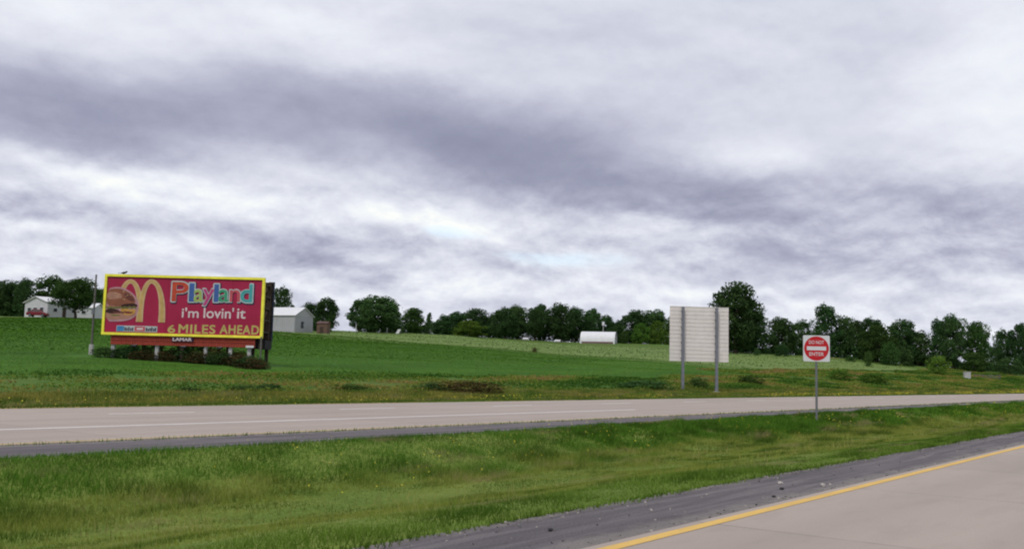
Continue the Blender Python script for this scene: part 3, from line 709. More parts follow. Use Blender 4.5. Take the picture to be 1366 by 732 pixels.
for u, D, vt, w, k, lab in BUSH: plant(u, D, vt, w, k, 'bush', lab, 'bush', GS, parts=('stem', 'foliage'), sink=.15)
# undergrowth filling the foot of the tree line
def undergrowth(name, spans, label):
    for i, (u0, u1, D0, D1, hmin, hmax, n) in enumerate(spans):
        u = rng.uniform(u0, u1, n); D = D0 + (D1 - D0) * (u - u0) / (u1 - u0) + rng.normal(0, 3.0, n)
        k = (u - 683) / 1300 * 1.0
        x = k * D; g = ground(x, D)[0]
        top = hmin + (hmax - hmin) * (vnoise(u / 11, u * 0, 30 + i) + .5)
        push(*cards(np.stack([x, D, g + rng.uniform(0, 1, n) ** .8 * top], 1), .55, seed=70 + i))
    return flush(name, M['leaf_dark'], label, 'undergrowth')
undergrowth('undergrowth', [(478, 560, 300, 318, 2.0, 4.5, 5000), (545, 690, 322, 334, 3, 6.5, 12000), (680, 830, 338, 346, 4, 8, 16000), (820, 915, 346, 340, 3, 7, 8000),
                            (965, 1080, 262, 268, 1.5, 5.0, 8000), (1080, 1235, 266, 262, 2.5, 6.5, 14000), (1235, 1420, 258, 262, 1.0, 3.0, 9000), (0, 45, 262, 260, 2, 5, 4000), (355, 445, 266, 270, 1.5, 4, 5000)],
            'dark undergrowth closing the foot of the tree line')

# ------------------------------------------------------------------ lettering
def text_mesh(body, x0, x1, z0, z1, y, m, bold=0.0, depth=.02, name='lettering', parent=None, shear=0, spacing=1.0, pad=0.0):
    """flat raised letters fitted into the rectangle x0..x1, z0..z1 on the plane y, facing -Y"""
    cu = bpy.data.curves.new('t', 'FONT'); cu.body = body; cu.size = 1;  cu.shear = shear; cu.space_character = spacing; cu.fill_mode = 'FRONT'; cu.extrude = 0; cu.resolution_u = 5
    o = bpy.data.objects.new('t', cu); C.objects.link(o)
    me = bpy.data.meshes.new_from_object(o.evaluated_get(bpy.context.evaluated_depsgraph_get()))
    bpy.data.objects.remove(o); bpy.data.curves.remove(cu)
    co = np.empty(len(me.vertices) * 3, np.float32); me.vertices.foreach_get('co', co); co = co.reshape(-1, 3)
    lo, hi = co.min(0), co.max(0)
    bm = bmesh.new(); bm.from_mesh(me)
    ex = bmesh.ops.extrude_face_region(bm, geom=bm.faces[:])
    for v in [g for g in ex['geom'] if isinstance(g, bmesh.types.BMVert)]: v.co.z += 1
    for v in bm.verts:
        X = (x0 - pad) + (v.co.x - lo[0]) / (hi[0] - lo[0]) * (x1 - x0 + 2 * pad); Zv = (z0 - pad) + (v.co.y - lo[1]) / (hi[1] - lo[1]) * (z1 - z0 + 2 * pad)
        v.co = (X, y - (depth if v.co.z > .5 else 0), Zv)
    bmesh.ops.recalc_face_normals(bm, faces=bm.faces)
    if bold:      # heavier strokes: the same outlines repeated a stroke-width round
        base = bm.copy(); mb = bpy.data.meshes.new('tmp'); base.to_mesh(mb); base.free(); dd = bold * (z1 - z0)
        for k in range(8):
            q = k * math.pi / 4; n0 = len(bm.verts); bm.from_mesh(mb); bm.verts.ensure_lookup_table()
            for v in bm.verts[n0:]: v.co.x += math.cos(q) * dd; v.co.z += math.sin(q) * dd; v.co.y -= .00025 * (k + 1)
        bpy.data.meshes.remove(mb)
    bm.to_mesh(me); bm.free()
    me.materials.clear(); me.materials.append(m); me.name = name; me.polygons.foreach_set('use_smooth', [False] * len(me.polygons))
    return link(name, me, parent)
def flat(name, c, rough=.55): return worn(name, c, .16, 2.2, rough, 0, tuple(q * .8 for q in c))

# ------------------------------------------------------------------ billboard
U = 70.0 / 1300.0
BX, BY = -23.52, 70.0
bz = gz(BX, BY)
dL = bearing(139, 446); zL = EYE + dL[1] * 70      # underside of the frame
bb = tag(empty('billboard', (BX, BY, bz)), 'large magenta restaurant billboard with yellow border on a red lattice base at the field edge', 'billboard')
m_face, nt, b_ = mat('magenta_vinyl', .5, .3)
t_ = N(nt, 'ShaderNodeTexCoord'); n_ = noise(nt, t_.outputs['Object'], .5, 5, .6); n2_ = noise(nt, nmap(nt, t_.outputs['Object'], (3, 3, .4)), 1.5, 5, .6)
cc = ramp(nt, n_.outputs[0], [(.3, (.30, .008, .045)), (.7, (.37, .013, .066))]); cc = mixc(nt, mapr(nt, n2_.outputs[0], .5, .8, 0, .3), cc, (.30, .008, .03))
nt.links.new(cc, b_.inputs['Base Color'])
zb = zL - bz; W_, H_ = 214 * U, 80.8 * U; X0 = -W_ / 2
def lx(px): return X0 + px * U
def lz(py): return zb + py * U
def PX(X): return (X - 87) / 4.577            # from the enlarged view of the board
def PZ(X, Y): return (440 + (X - 88) * .0256 - Y) / 4.577
MB().box(lx(2), lx(212), -.06, .12, lz(1.5), lz(79.3)).build('panel', m_face, bb)
for i in range(1, 5): MB().box(lx(214 * i / 5) - .012, lx(214 * i / 5) + .012, -.0625, -.0605, lz(3), lz(77)).build('seam', worn('vinyl_seam', (.24, .01, .04), .1, 3, .6), bb)  # thin darker strips along the joints of the vinyl sheets
M['yellow_trim'] = flat('yellow_trim', (.90, .80, .07)); M['yellow_trim'].name = 'yellow_trim'
fr = MB(); w_ = 3.2
fr.box(lx(0), lx(214), -.16, .10, lz(80.8 - w_), lz(80.8)); fr.box(lx(0), lx(214), -.16, .10, lz(0), lz(w_))
fr.box(lx(0), lx(w_), -.157, .097, lz(w_) - .002, lz(80.8 - w_) + .002); fr.box(lx(214 - w_), lx(214), -.157, .097, lz(w_) - .002, lz(80.8 - w_) + .002)
fr.build('frame', M['yellow_trim'], bb)
mc = {k: flat('print_' + k, tuple(q * .86 for q in c)) for k, c in dict(white=(.72, .60, .62), gold=(.55, .36, .13), goldlight=(.62, .42, .24), pinkglow=(.50, .26, .30), olive=(.52, .44, .14), navy=(.03, .012, .05), red=(.55, .07, .035), blue=(.06, .13, .38),
      lime=(.36, .46, .13), pink=(.52, .06, .22), green=(.05, .32, .18), rose=(.55, .10, .12), teal=(.07, .38, .40), mint=(.50, .55, .56), bun=(.27, .095, .055), bunlight=(.42, .21, .15), bundark=(.15, .045, .035), meat=(.045, .015, .012), cheese=(.58, .30, .07), lettuce=(.16, .15, .05), sky=(.06, .24, .50), black=(.02, .02, .025), tomato=(.30, .06, .04)).items()}
# arches: two tapered ribbons
def arch(cx, zbase, zpeak, rx0, rx1, wb, wt, y, d, m, n=26, only=None, padw=0):
    """left foot cx-rx0, right foot cx+rx1"""
    cen = []
    for i in range(n + 1):
        q = math.pi * i / n; sx = -math.cos(q); r_ = rx0 if sx < 0 else rx1
        if only == 'right' and sx < -.55: continue
        zz_ = zbase + (zpeak - zbase) * math.sin(q) ** .78 if 0 < q < math.pi else zbase
        cen.append((cx + r_ * (abs(sx) ** 1.0) * (1 if sx > 0 else -1), zz_, wt + (wb - wt) * (1 - math.sin(q) if 0 < q < math.pi else 1)))
    b = MB(); vs = []
    for i, (x, z, w) in enumerate(cen):
        a = cen[max(0, i - 1)]; c = cen[min(len(cen) - 1, i + 1)]; tx, tz = c[0] - a[0], c[1] - a[1]; l = math.hypot(tx, tz); nx, nz = -tz / l, tx / l; w2 = w / 2 + padw
        for yy in (y, y - d): vs += [(x + nx * w2, yy, z + nz * w2), (x - nx * w2, yy, z - nz * w2)]
    fs = []
    for i in range(len(cen) - 1):
        o = 4 * i; p_ = o + 4; fs += [(o + 2, p_ + 2, p_ + 3, o + 3), (o, o + 1, p_ + 1, p_), (o, p_, p_ + 2, o + 2), (o + 1, o + 3, p_ + 3, p_ + 1)]
    k = len(vs) - 4; fs += [(0, 2, 3, 1), (k, k + 1, k + 3, k + 2)]
    b.add(vs, fs); return b
em = empty('arch_emblem', (0, 0, 0)); em.parent = bb; em.location = (0, 0, 0)
def A(cx, base, peak, r0, r1, **k): return dict(cx=lx(PX(cx)), zbase=lz(PZ(cx, base)), zpeak=lz(PZ(cx, peak)), rx0=r0 / 4.577 * U, rx1=r1 / 4.577 * U, **k)
aw = 1 / 4.577 * U
for a_, base, pk, r0, r1, yo in ((244, 352, 116, 66, 68, 0), (372, 365, 116, 60, 76, .012)):
    q = A(a_, base, pk, r0, r1)
    arch(wb=34 * aw, wt=18 * aw, y=-.062 - yo, d=.006, m=0, padw=4 * aw, **q).build('arch_outline', mc['goldlight'], em)
    arch(wb=24 * aw, wt=12 * aw, y=-.070 - yo, d=.004, m=0, **q).build('arch', mc['gold'], em)
# burger picture
bg_ = empty('burger_picture', (0, 0, 0)); bg_.parent = bb
def blobshape(pts, y, d, m, name, jit=0):
    poly = [(lx(PX(x)), lz(PZ(x, y_))) for x, y_ in pts]
    # smooth the outline with one round of Chaikin cutting, twice
    for _ in range(2):
        q = []
        for i in range(len(poly)):
            a, b = poly[i], poly[(i + 1) % len(poly)]; q += [(a[0] * .75 + b[0] * .25, a[1] * .75 + b[1] * .25), (a[0] * .25 + b[0] * .75, a[1] * .25 + b[1] * .75)]
        poly = q
    return MB().prism(poly, 'y', y, y - d).build(name, m, bg_)
blobshape([(105, 165), (140, 150), (190, 150), (240, 172), (280, 205), (305, 250), (302, 300), (285, 335), (240, 358), (180, 362), (105, 362)], -.084, .004, mc['pinkglow'], 'glow_outline')
blobshape([(105, 300), (140, 300), (200, 310), (250, 300), (290, 300), (285, 325), (240, 345), (180, 350), (105, 348)], -.089, .004, mc['bunlight'], 'bun_base')
blobshape([(105, 170), (140, 160), (185, 160), (235, 180), (272, 210), (285, 245), (260, 268), (190, 272), (105, 268)], -.089, .004, mc['bun'], 'bun_top')
blobshape([(105, 185), (140, 178), (190, 190), (205, 215), (160, 225), (105, 225)], -.094, .003, mc['bunlight'], 'bun_highlight')
blobshape([(220, 185), (262, 208), (280, 240), (240, 235), (205, 205)], -.094, .003, mc['bundark'], 'bun_shade_side')
blobshape([(105, 288), (140, 278), (180, 290), (200, 305), (160, 315), (105, 308)], -.094, .003, mc['meat'], 'patty')
blobshape([(190, 262), (230, 252), (275, 250), (300, 262), (285, 280), (240, 280), (205, 285)], -.094, .003, mc['meat'], 'patty')
blobshape([(190, 285), (225, 272), (245, 290), (290, 285), (282, 315), (235, 325), (200, 308)], -.094, .003, mc['cheese'], 'cheese_slice')
blobshape([(205, 300), (240, 298), (270, 308), (240, 318)], -.098, .002, mc['tomato'], 'tomato_slice')
blobshape([(130, 318), (180, 318), (200, 326), (150, 330)], -.094, .003, mc['lettuce'], 'lettuce')
blobshape([(105, 262), (150, 266), (190, 270), (150, 280), (105, 280)], -.094, .003, mc['bunlight'], 'sauce')
rs = random.Random(3)
for i in range(16):
    x, y_ = 125 + rs.uniform(0, 125), 172 + rs.uniform(0, 60)
    if (x - 190) ** 2 / 6500 + (y_ - 225) ** 2 / 2600 < 1: blobshape([(x - 4, y_), (x, y_ - 3), (x + 4, y_), (x, y_ + 3)], -.098, .002, mc['goldlight'], 'seed')
pts = [(108 + i * 14, 268 + (7 if i % 2 else -2)) for i in range(14)]; blobshape(pts + [(q[0], q[1] + 12) for q in pts[::-1]], -.097, .002, mc['lettuce'], 'lettuce')
pts = [(150 + i * 12, 300 + (6 if i % 2 else -3)) for i in range(11)]; blobshape(pts + [(q[0], q[1] + 9) for q in pts[::-1]], -.099, .002, mc['bundark'], 'onion_edge')
# rainbow word: every letter its own colour with pale outline and dark drop edge
wd_ = empty('playland_lettering', (0, 0, 0)); wd_.parent = bb; wd_.name = 'play_word'
LET = [('P', 503, 598, 122, 236, 'red'), ('l', 608, 634, 130, 238, 'blue'), ('a', 636, 692, 168, 240, 'lime'), ('y', 692, 758, 165, 262, 'pink'), ('l', 760, 784, 136, 240, 'blue'), ('a', 788, 848, 168, 240, 'green'), ('n', 856, 916, 170, 240, 'rose'), ('d', 922, 990, 136, 242, 'teal')]
for ch, xa, xb, ya, yb, col in LET:
    x0_, x1_ = lx(PX(xa)), lx(PX(xb)); z1_, z0_ = lz(PZ(xa, ya)), lz(PZ(xa, yb)); bd = .035
    L_ = text_mesh(ch, x0_, x1_, z0_, z1_, -.078, mc[col], .022, .004, 'letter', wd_)
    text_mesh(ch, x0_ + .05, x1_ + .05, z0_ - .06, z1_ - .06, -.062, mc['navy'], .07, .003, 'letter_shadow_print', L_, pad=.07)
    text_mesh(ch, x0_, x1_, z0_, z1_, -.070, mc['mint'], .055, .003, 'letter_outline', L_, pad=.045)
def line(txt, xa, xb, ya, yb, col, bold, sp=1.0):
    zc = lambda X, Y: lz(PZ(X, Y)); xm = (xa + xb) / 2
    return text_mesh(txt, lx(PX(xa)), lx(PX(xb)), zc(xm, yb), zc(xm, ya), -.062, mc[col], bold, .005, 'lettering', bb, spacing=sp)
line("i'm", 569, 670, 279, 337, 'white', .02)
line("lovin'", 702, 884, 278, 342, 'white', .02)
line('it', 906, 956, 285, 344, 'white', .02)
line('6', 489, 532, 384, 430, 'olive', .035)
line('MILES', 555, 776, 382, 434, 'olive', .035, sp=1.1)
line('AHEAD', 806, 1042, 386, 438, 'olive', .035, sp=1.1)
# small sponsor strip: blue block, pale marks, red discs, dark block
sp_ = MB().box(lx(PX(176)), lx(PX(424)), -.085, -.062, lz(PZ(300, 424)), lz(PZ(300, 388))).build('sponsor_strip', mc['mint'], bb)
MB().box(lx(PX(179)), lx(PX(222)), -.095, -.0855, lz(PZ(300, 421)), lz(PZ(300, 391))).build('blue_block', mc['sky'], sp_)
MB().box(lx(PX(286)), lx(PX(350)), -.095, -.0855, lz(PZ(300, 420)), lz(PZ(300, 392))).build('red_block', mc['rose'], sp_)
for x, z0_, z1_ in ((225, 398, 420), (236, 402, 420), (248, 396, 420), (260, 402, 420), (271, 398, 420), (355, 398, 420), (366, 404, 420), (377, 400, 418), (388, 396, 420), (400, 402, 420), (410, 397, 420)):
    MB().box(lx(PX(x)), lx(PX(x + 8)), -.089, -.0855, lz(PZ(300, z1_)), lz(PZ(300, z0_))).build('print_mark', mc['navy'], sp_)
MB().box(lx(PX(300)), lx(PX(338)), -.103, -.0955, lz(PZ(300, 412)), lz(PZ(300, 400))).build('white_bar', mc['white'], sp_)
# apron of red lattice
M['red_lattice'] = worn('red_lattice_paint', (.34, .06, .04), .15, 4, .8, 0, (.20, .035, .025))
ap = MB(); ap.box(lx(12), lx(204), .05, .12, lz(-12.5), lz(-.5))
for i in range(63): x = lx(12.5 + i * 3.06); ap.box(x, x + .055, .0, .049, lz(-12.5), lz(-.5))
for z in (-12.3, -6.3, -1.5): ap.box(lx(12), lx(204), -.02, -.001, lz(z), lz(z + .9))
ap.build('apron', M['red_lattice'], bb)
pl_ = MB().box(lx(PX(516)), lx(PX(646)), -.09, -.03, lz(-6.8), lz(-1.2)).build('name_plate', mc['navy'], bb)
text_mesh('LAMAR', lx(PX(524)), lx(PX(638)), lz(-6.0), lz(-2.0), -.092, mc['white'], .05, .01, 'lettering', pl_)
MB().box(lx(PX(968)), lx(PX(1016)), -.08, -.03, lz(-12.8), lz(-10)).build('number_plate', M['white_metal'], bb)
# posts, rear board, bracing
for px, kind in ((14.5, 'p'), (73, 'p'), (107, 'd'), (138, 'p'), (171, 'p'), (196, 'p')):
    MB().box(lx(px) - .12, lx(px) + .12, .125, .37, -1.2, lz(2)).build('post', M['post_pale'] if kind == 'p' else M['wood_dark'], bb, bevel=.012)
for px in (40, 57, 90, 124, 156, 190, 209):
    MB().box(lx(px) - .12, lx(px) + .12, 2.3, 2.52, -1.2, lz(76)).build('post', M['wood_dark'], bb, bevel=.012)
MB().cone((lx(214) - .02, -.30, -1.2), (lx(214) - .02, -.30, lz(2)), .07, .06, 8).build('post', M['wood_grey'], bb)
rb_ = MB(); rb_.box(lx(2), lx(212), 2.70, 2.78, lz(-12), lz(79)); 
for i in range(9):
    z = -11 + i * 11; rb_.box(lx(1), lx(214), 2.53, 2.68, lz(z), lz(z) + .10)
rb_.build('rear_board', M['wood_dark'], bb)
MB().box(lx(206), lx(214), 2.785, 2.9, lz(-3), lz(79.8)).build('rear_trim', mc['blue'] if False else worn('dark_blue_edge', (.035, .05, .10), .2, 3, .7), bb)
for px in (204, 209, 213.2):
    MB().box(lx(px) - .03, lx(px) + .03, .14, .2, lz(-13), lz(76)).build('stringer', M['wood_dark'], bb)
for px in (20, 70, 120, 168, 207):
    for z0_, z1_ in ((4, 40), (44, 74)): MB().cone((lx(px), .15, lz(z0_)), (lx(px), 2.5, lz(z1_)), .05, .05, 6).build('cross_brace', M['wood_dark'], bb)
for i in range(5):
    z = 8 + i * 16; MB().box(lx(207), lx(211), .13, 2.5, lz(z), lz(z) + .12).build('catwalk_beam', M['wood_dark'], bb)
MB().box(lx(202), lx(215), .5, 2.5, lz(-14), lz(-2)).build('dark_lattice', worn('black_panel', (.018, .016, .02), .2, 3, .8), bb)  # solid black box added for the dark lattice under the right end
for px in (47, 112, 160):   # floodlights slung under the apron
    l_ = MB().box(lx(px) - .20, lx(px) + .20, -.55, -.3, lz(-15.3), lz(-12.8)).build('floodlight', M['dark'], bb, bevel=.03)
    MB().cone((lx(px), .05, lz(-12.2)), (lx(px), -.4, lz(-13.2)), .03, .03, 6).build('bracket', M['grey_metal'], l_)
bd = tag(empty('bird', (BX + lx(24), BY, bz + lz(80.8))), 'small dark bird perched on the top edge of the billboard', 'bird')
bm_ = bpy.data.meshes.new('bird_body'); b2 = bmesh.new(); bmesh.ops.create_uvsphere(b2, u_segments=12, v_segments=8, radius=1)
for v in b2.verts:
    x = v.co.x; v.co.x = x * .21; v.co.z *= .085 * (1 - .35 * max(0, -x)); v.co.y *= .075 * (1 - .5 * max(0, -x)); v.co.z += .12 + .03 * x
hd = bmesh.ops.create_uvsphere(b2, u_segments=10, v_segments=6, radius=.062)['verts']
for v in hd: v.co += Vector((.19, 0, .20))
b2.to_mesh(bm_); b2.free(); bm_.materials.append(M['dark']); link('body', bm_, bd)
MB().cone((.24, 0, .20), (.31, 0, .19), .018, .003, 6).build('beak', M['dark'], bd)
MB().prism([(-.14, -.04), (-.14, .04), (-.42, .05), (-.42, -.05)], 'z', .09, .11).build('tail', M['dark'], bd)
for y_ in (-.03, .03): MB().cone((0, y_, 0), (.01, y_, .07), .008, .008, 6).build('leg', M['dark'], bd)

# weeds round the posts, each a plant of its own
WB = [(8, -.9, 1.7, 1.1, 'shrubB'), (24, .5, 1.6, 1.15, 'shrubB'), (40, .2, 2.0, 1.5, 'shrubB'), (56, -.4, 1.9, 1.0, 'shrubBrown'), (62, 1.2, 1.8, 1.7, 'shrubB'), (84, .2, 1.8, 1.1, 'shrubBrown'), (98, .9, 1.8, 1.6, 'shrubB'), (118, .4, 2.1, 1.9, 'shrubB'), (128, -.7, 1.8, 1.2, 'shrubBrown'),
      (146, .5, 1.9, 1.7, 'shrubBrown'), (160, -.6, 2.0, 1.3, 'shrubB'), (178, .3, 2.0, 1.5, 'shrubBrown'), (192, -1.2, 2.1, 1.2, 'shrubBrown'), (206, -2.0, 2.2, 1.2, 'shrubB'), (214, -2.8, 2.0, 1.0, 'shrubBrown')]
names_ = ['first from the left', 'second from the left', 'third from the left', 'fourth from the left', 'fifth from the left', 'sixth from the left', 'seventh from the left', 'in the very middle', 'just right of the middle', 'sixth from the right', 'fifth from the right', 'fourth from the right', 'third from the right', 'second from the right', 'last on the right']
for (px, dy, w, h, k), nn_ in zip(WB, names_):
    w *= 1.15; h *= .8; x = BX + lx(px); y = BY + .45 + dy * .8; g = gz(x, y)
    r_ = tag(empty('weed_bush', (x, y, g - .1), random.uniform(0, 6)), ('brownish' if 'Brown' in k else 'dark green') + ' weed bush under the billboard, ' + nn_, 'bush', 'weeds growing round the billboard posts')
    a_ = link('foliage', KIND[k][0], r_); a_.scale = (w / 10, w / 10, h / 10); a_ = link('stem', KIND[k][1], r_); a_.scale = (w / 14, w / 14, h / 10)

# thin pole left of the billboard
kx, kz = bearing(128.5, 366); x, y = kx * 72.5, 72.5; g = gz(x, y)
r_ = tag(empty('pole', (x, y, g)), 'thin grey wooden pole with pale guard at its foot, left of the billboard', 'pole')
hp = EYE + kz * 72.5 - g
MB().cone((0, 0, -1), (0, 0, hp), .085, .06, 12).build('shaft', M['wood_grey'], r_, smooth=False)
MB().box(-.14, .14, -.14, .14, -.5, .75).build('guard', M['post_pale'], r_, bevel=.03)
MB().box(-.10, .10, -.2, -.11, 3.0, 3.35).build('meter_box', M['grey_metal'], r_, bevel=.01)

# ------------------------------------------------------------------ back-facing guide sign
D_ = 79.0; kx, kzt = bearing(933, 409); kxb, kzb = bearing(931, 482); x, y = kx * D_, D_; g = gz(x, y)
zt, z_b = EYE + kzt * D_ - g, EYE + kzb * D_ - g
sg = tag(empty('road_sign', (x, y, g), R(6)), 'large pale sign seen from behind on two steel posts by the far road', 'road sign')
hw = 80 * D_ / 1300 / 2 / math.cos(R(6)); npl = 14; ph = (zt - z_b) / npl
pan = MB()
for i in range(npl):
    z = z_b + i * ph
    pan.box(-hw, hw, .0, .05, z + .004, z + ph - .004); pan.box(-hw, hw, -.018, -.001, z + ph - .05, z + ph - .006)
pan.build('panel', M['alu'], sg)
for px in (-23, 23):
    c_ = px * D_ / 1300; q = MB()
    q.box(c_ - .10, c_ + .10, -.10, -.085, -1, zt - .05); q.box(c_ - .012, c_ + .012, -.25, -.101, -1, zt - .05); q.box(c_ - .10, c_ + .10, -.265, -.25, -1, zt - .05)
    pp = q.build('post', M['grey_metal'], sg)
    MB().cone((c_, -.18, -.3), (c_, -.18, .06), .32, .30, 14).build('footing', M['post_pale'], pp)
cl = MB()
for px in (-23, 23):
    for i in range(0, npl, 2):
        c_ = px * D_ / 1300; cl.box(c_ - .15, c_ + .15, -.084, -.046, z_b + i * ph + ph - .12, z_b + i * ph + ph - .06)
cl.build('clamp', M['grey_metal'], sg)

# ------------------------------------------------------------------ red prohibition sign
D_ = 39.7; kx, kzt = bearing(1089, 447.3); _, kzb = bearing(1089, 481.8); x, y = kx * D_, D_; g = gz(x, y)
zt, z_b = EYE + kzt * D_ - g, EYE + kzb * D_ - g; zc_ = (zt + z_b) / 2; hs = 34.6 * D_ / 1300 / 2
sg = tag(empty('road_sign', (x, y, g), -math.atan2(x, y) * .35), 'square white sign with red disc reading DO NOT ENTER, on a thin median post', 'road sign')
def rrect(h_, r_, n=5):
    o = []
    for cx_, cy_, a0 in ((h_ - r_, h_ - r_, 0), (-h_ + r_, h_ - r_, 90), (-h_ + r_, -h_ + r_, 180), (h_ - r_, -h_ + r_, 270)):
        for i in range(n + 1): a = R(a0 + 90 * i / n); o.append((cx_ + r_ * math.cos(a), cy_ + r_ * math.sin(a)))
    return o
M['sign_white'] = worn('white_reflective_sheet', (.62, .62, .64), .04, 2, .4, 0, (.62, .6, .58)); M['sign_red'] = worn('red_reflective_sheet', (.48, .014, .022), .08, 3, .4, 0, (.36, .02, .02))
pn = MB().prism([(a, b + zc_) for a, b in rrect(hs, .06)], 'y', -.005, .0).build('panel', M['sign_white'], sg)
disc = [(math.cos(i * math.pi / 32) * hs * .93, zc_ + math.sin(i * math.pi / 32) * hs * .93) for i in range(64)]
MB().prism(disc, 'y', -.009, -.0055).build('red_disc', M['sign_red'], pn)
MB().box(-hs * .72, hs * .72, -.013, -.0095, zc_ - hs * .14, zc_ + hs * .15).build('white_bar', M['sign_white'], pn)
text_mesh('DO NOT', -hs * .56, hs * .56, zc_ + hs * .34, zc_ + hs * .60, -.0095, M['sign_white'], .012, .003, 'lettering', pn)
text_mesh('ENTER', -hs * .54, hs * .54, zc_ - hs * .56, zc_ - hs * .30, -.0095, M['sign_white'], .012, .003, 'lettering', pn)
po = MB(); po.box(-.028, .028, .001, .006, -.6, zt - .1); po.box(-.028, -.022, .006, .045, -.6, zt - .1); po.box(.022, .028, .006, .045, -.6, zt - .1); po.box(-.046, -.028, .04, .046, -.6, zt - .1); po.box(.028, .046, .04, .046, -.6, zt - .1)
po.build('post', worn('sign_post_steel', (.15, .16, .165), .15, 5, .6), sg)
for dz in (-.35, .35): MB().cone((0, -.016, zc_ + dz), (0, -.005, zc_ + dz), .014, .014, 8).build('bolt', M['grey_metal'], sg)

# ------------------------------------------------------------------ buildings on the crest
def gable_building(name, loc, rz, w, l, he, hr, wallm, roofm, label, cat, over=.3, ribs=True):
    """ridge along local X, length l; gable ends at x = +-l/2, depth w"""
    root = tag(empty(name, loc, rz), label, cat)
    MB().prism([(-w / 2, -1), (w / 2, -1), (w / 2, he), (0, hr), (-w / 2, he)], 'x', -l / 2, l / 2).build('wall', wallm, root)
    sl = (hr - he) / (w / 2); t = .12; o = over
    rf = MB()
    for sgn in (-1, 1):
        y1 = sgn * (w / 2 + o); z1 = he - sl * o
        rf.prism([(0, hr + .01), (y1, z1 + .01), (y1, z1 + t), (0, hr + t)], 'x', -l / 2 - o, l / 2 + o)
        if ribs:
            for i in range(int(l / .9) + 1):
                x = -l / 2 + i * .9; rf.prism([(0, hr + t), (y1, z1 + t), (y1, z1 + t + .05), (0, hr + t + .05)], 'x', x - .03, x + .03)
    rf.build('roof', roofm, root); return root
M['barn_wall'] = worn('grey_white_sheet_wall', (.36, .36, .38), .05, .8, .7, 0, (.30, .29, .28))
M['barn_roof'] = worn('white_sheet_roof', (.66, .66, .68), .05, .8, .6, 0, (.55, .53, .5))
M['siding'] = worn('pale_siding', (.48, .48, .50), .05, 1, .7, 0, (.40, .39, .37))
def place(u, D): kx, kz = bearing(u, 450); return kx * D, D
def zat(u, v, D): return EYE + bearing(u, v)[1] * D
# metal barn: eave side faces us, gable end on the right
D_ = 236; x, y = place(380, D_); g = gz(x, y); pxm = D_ / 1300
rz = R(-22)
bn = gable_building('barn', (x, y, g - .1), rz, 7.6, 10.5, zat(395, 421, D_) - g, zat(404, 410.5, D_) - g, M['barn_wall'], M['barn_roof'], 'pale sheet-metal barn with white roof right of the billboard', 'barn')
he_ = zat(395, 421, D_) - g
dr = MB().box(5.255, 5.33, -1.2, -.2, .9, 2.5).build('door', M['dark'], bn); MB().box(5.335, 5.36, -.4, -.3, 1.5, 1.7).build('handle', M['white_metal'], dr)
sd_ = MB()
for i in range(18): x_ = -5.1 + i * .6; sd_.box(x_ - .02, x_ + .02, -3.84, -3.805, -.2, he_ - .15)
for i in range(12): y_ = -3.5 + i * .62; sd_.box(5.255, 5.29, y_ - .02, y_ + .02, -.2, he_ - .1)
sd_.build('wall_rib', M['barn_wall'], bn)
wdw = MB().box(-2.2, -1.2, -3.86, -3.806, 1.3, 2.2).build('window', M['white_metal'], bn); MB().box(-2.1, -1.3, -3.875, -3.862, 1.4, 2.1).build('pane', M['dark'], wdw)
# red-brown shed beside it
x, y = place(431, 234); g = gz(x, y)
gs_ = gable_building('shed', (x, y, g - .1), R(-10), 2.2, 2.6, zat(431, 431, 234) - g, zat(431, 428.5, 234) - g, worn('red_brown_boards', (.12, .075, .055), .25, 2, .85), worn('brown_roof', (.10, .06, .055), .2, 2, .85), 'small red-brown shed beside the right end of the metal barn', 'shed', .15, False)
MB().box(-.5, .4, -1.14, -1.104, 0, 1.7).build('door', M['wood_dark'], gs_)
# white house at left
D_ = 238; x, y = place(68, D_); g = gz(x, y)
he_ = zat(60, 404, D_) - g; hr_ = zat(54, 396.5, D_) - g
hs_ = gable_building('house', (x, y, g - .1), R(58), 9.2, 8.8, he_, hr_, M['siding'], M['barn_roof'], 'white single-storey house with pale metal roof among trees at far left', 'house', .4)
sdg = MB()
for i in range(7): sdg.box(-4.42, 4.42, -4.66, -4.605, .2 + i * .4, .24 + i * .4)
sdg.build('siding_course', M['siding'], hs_)
def hwin(par, face, c, z0, z1, w):
    if face == 'front': f_ = MB().box(c - w / 2, c + w / 2, -4.70, -4.61, z0, z1).build('window', M['white_metal'], par); MB().box(c - w / 2 + .08, c + w / 2 - .08, -4.72, -4.702, z0 + .08, z1 - .08).build('pane', M['dark'], f_)
    else:
        s_ = -1 if face == 'end' else 1
        f_ = MB().box(*sorted((s_ * 4.41, s_ * 4.48)), c - w / 2, c + w / 2, z0, z1).build('window', M['white_metal'], par); MB().box(*sorted((s_ * 4.482, s_ * 4.50)), c - w / 2 + .08, c + w / 2 - .08, z0 + .08, z1 - .08).build('pane', M['dark'], f_)
for c in (-2.4, 2.4): hwin(hs_, 'front', c, 1.2, 2.2, 1.1)
for c in (-2.4, .2, 2.6): hwin(hs_, 'end', c, 1.2, 2.3, 1.5)
d_ = MB().box(-.45, .45, -4.70, -4.61, .1, 2.2).build('door', M['wood_dark'], hs_); MB().box(.28, .34, -4.74, -4.702, 1.05, 1.15).build('handle', M['grey_metal'], d_)
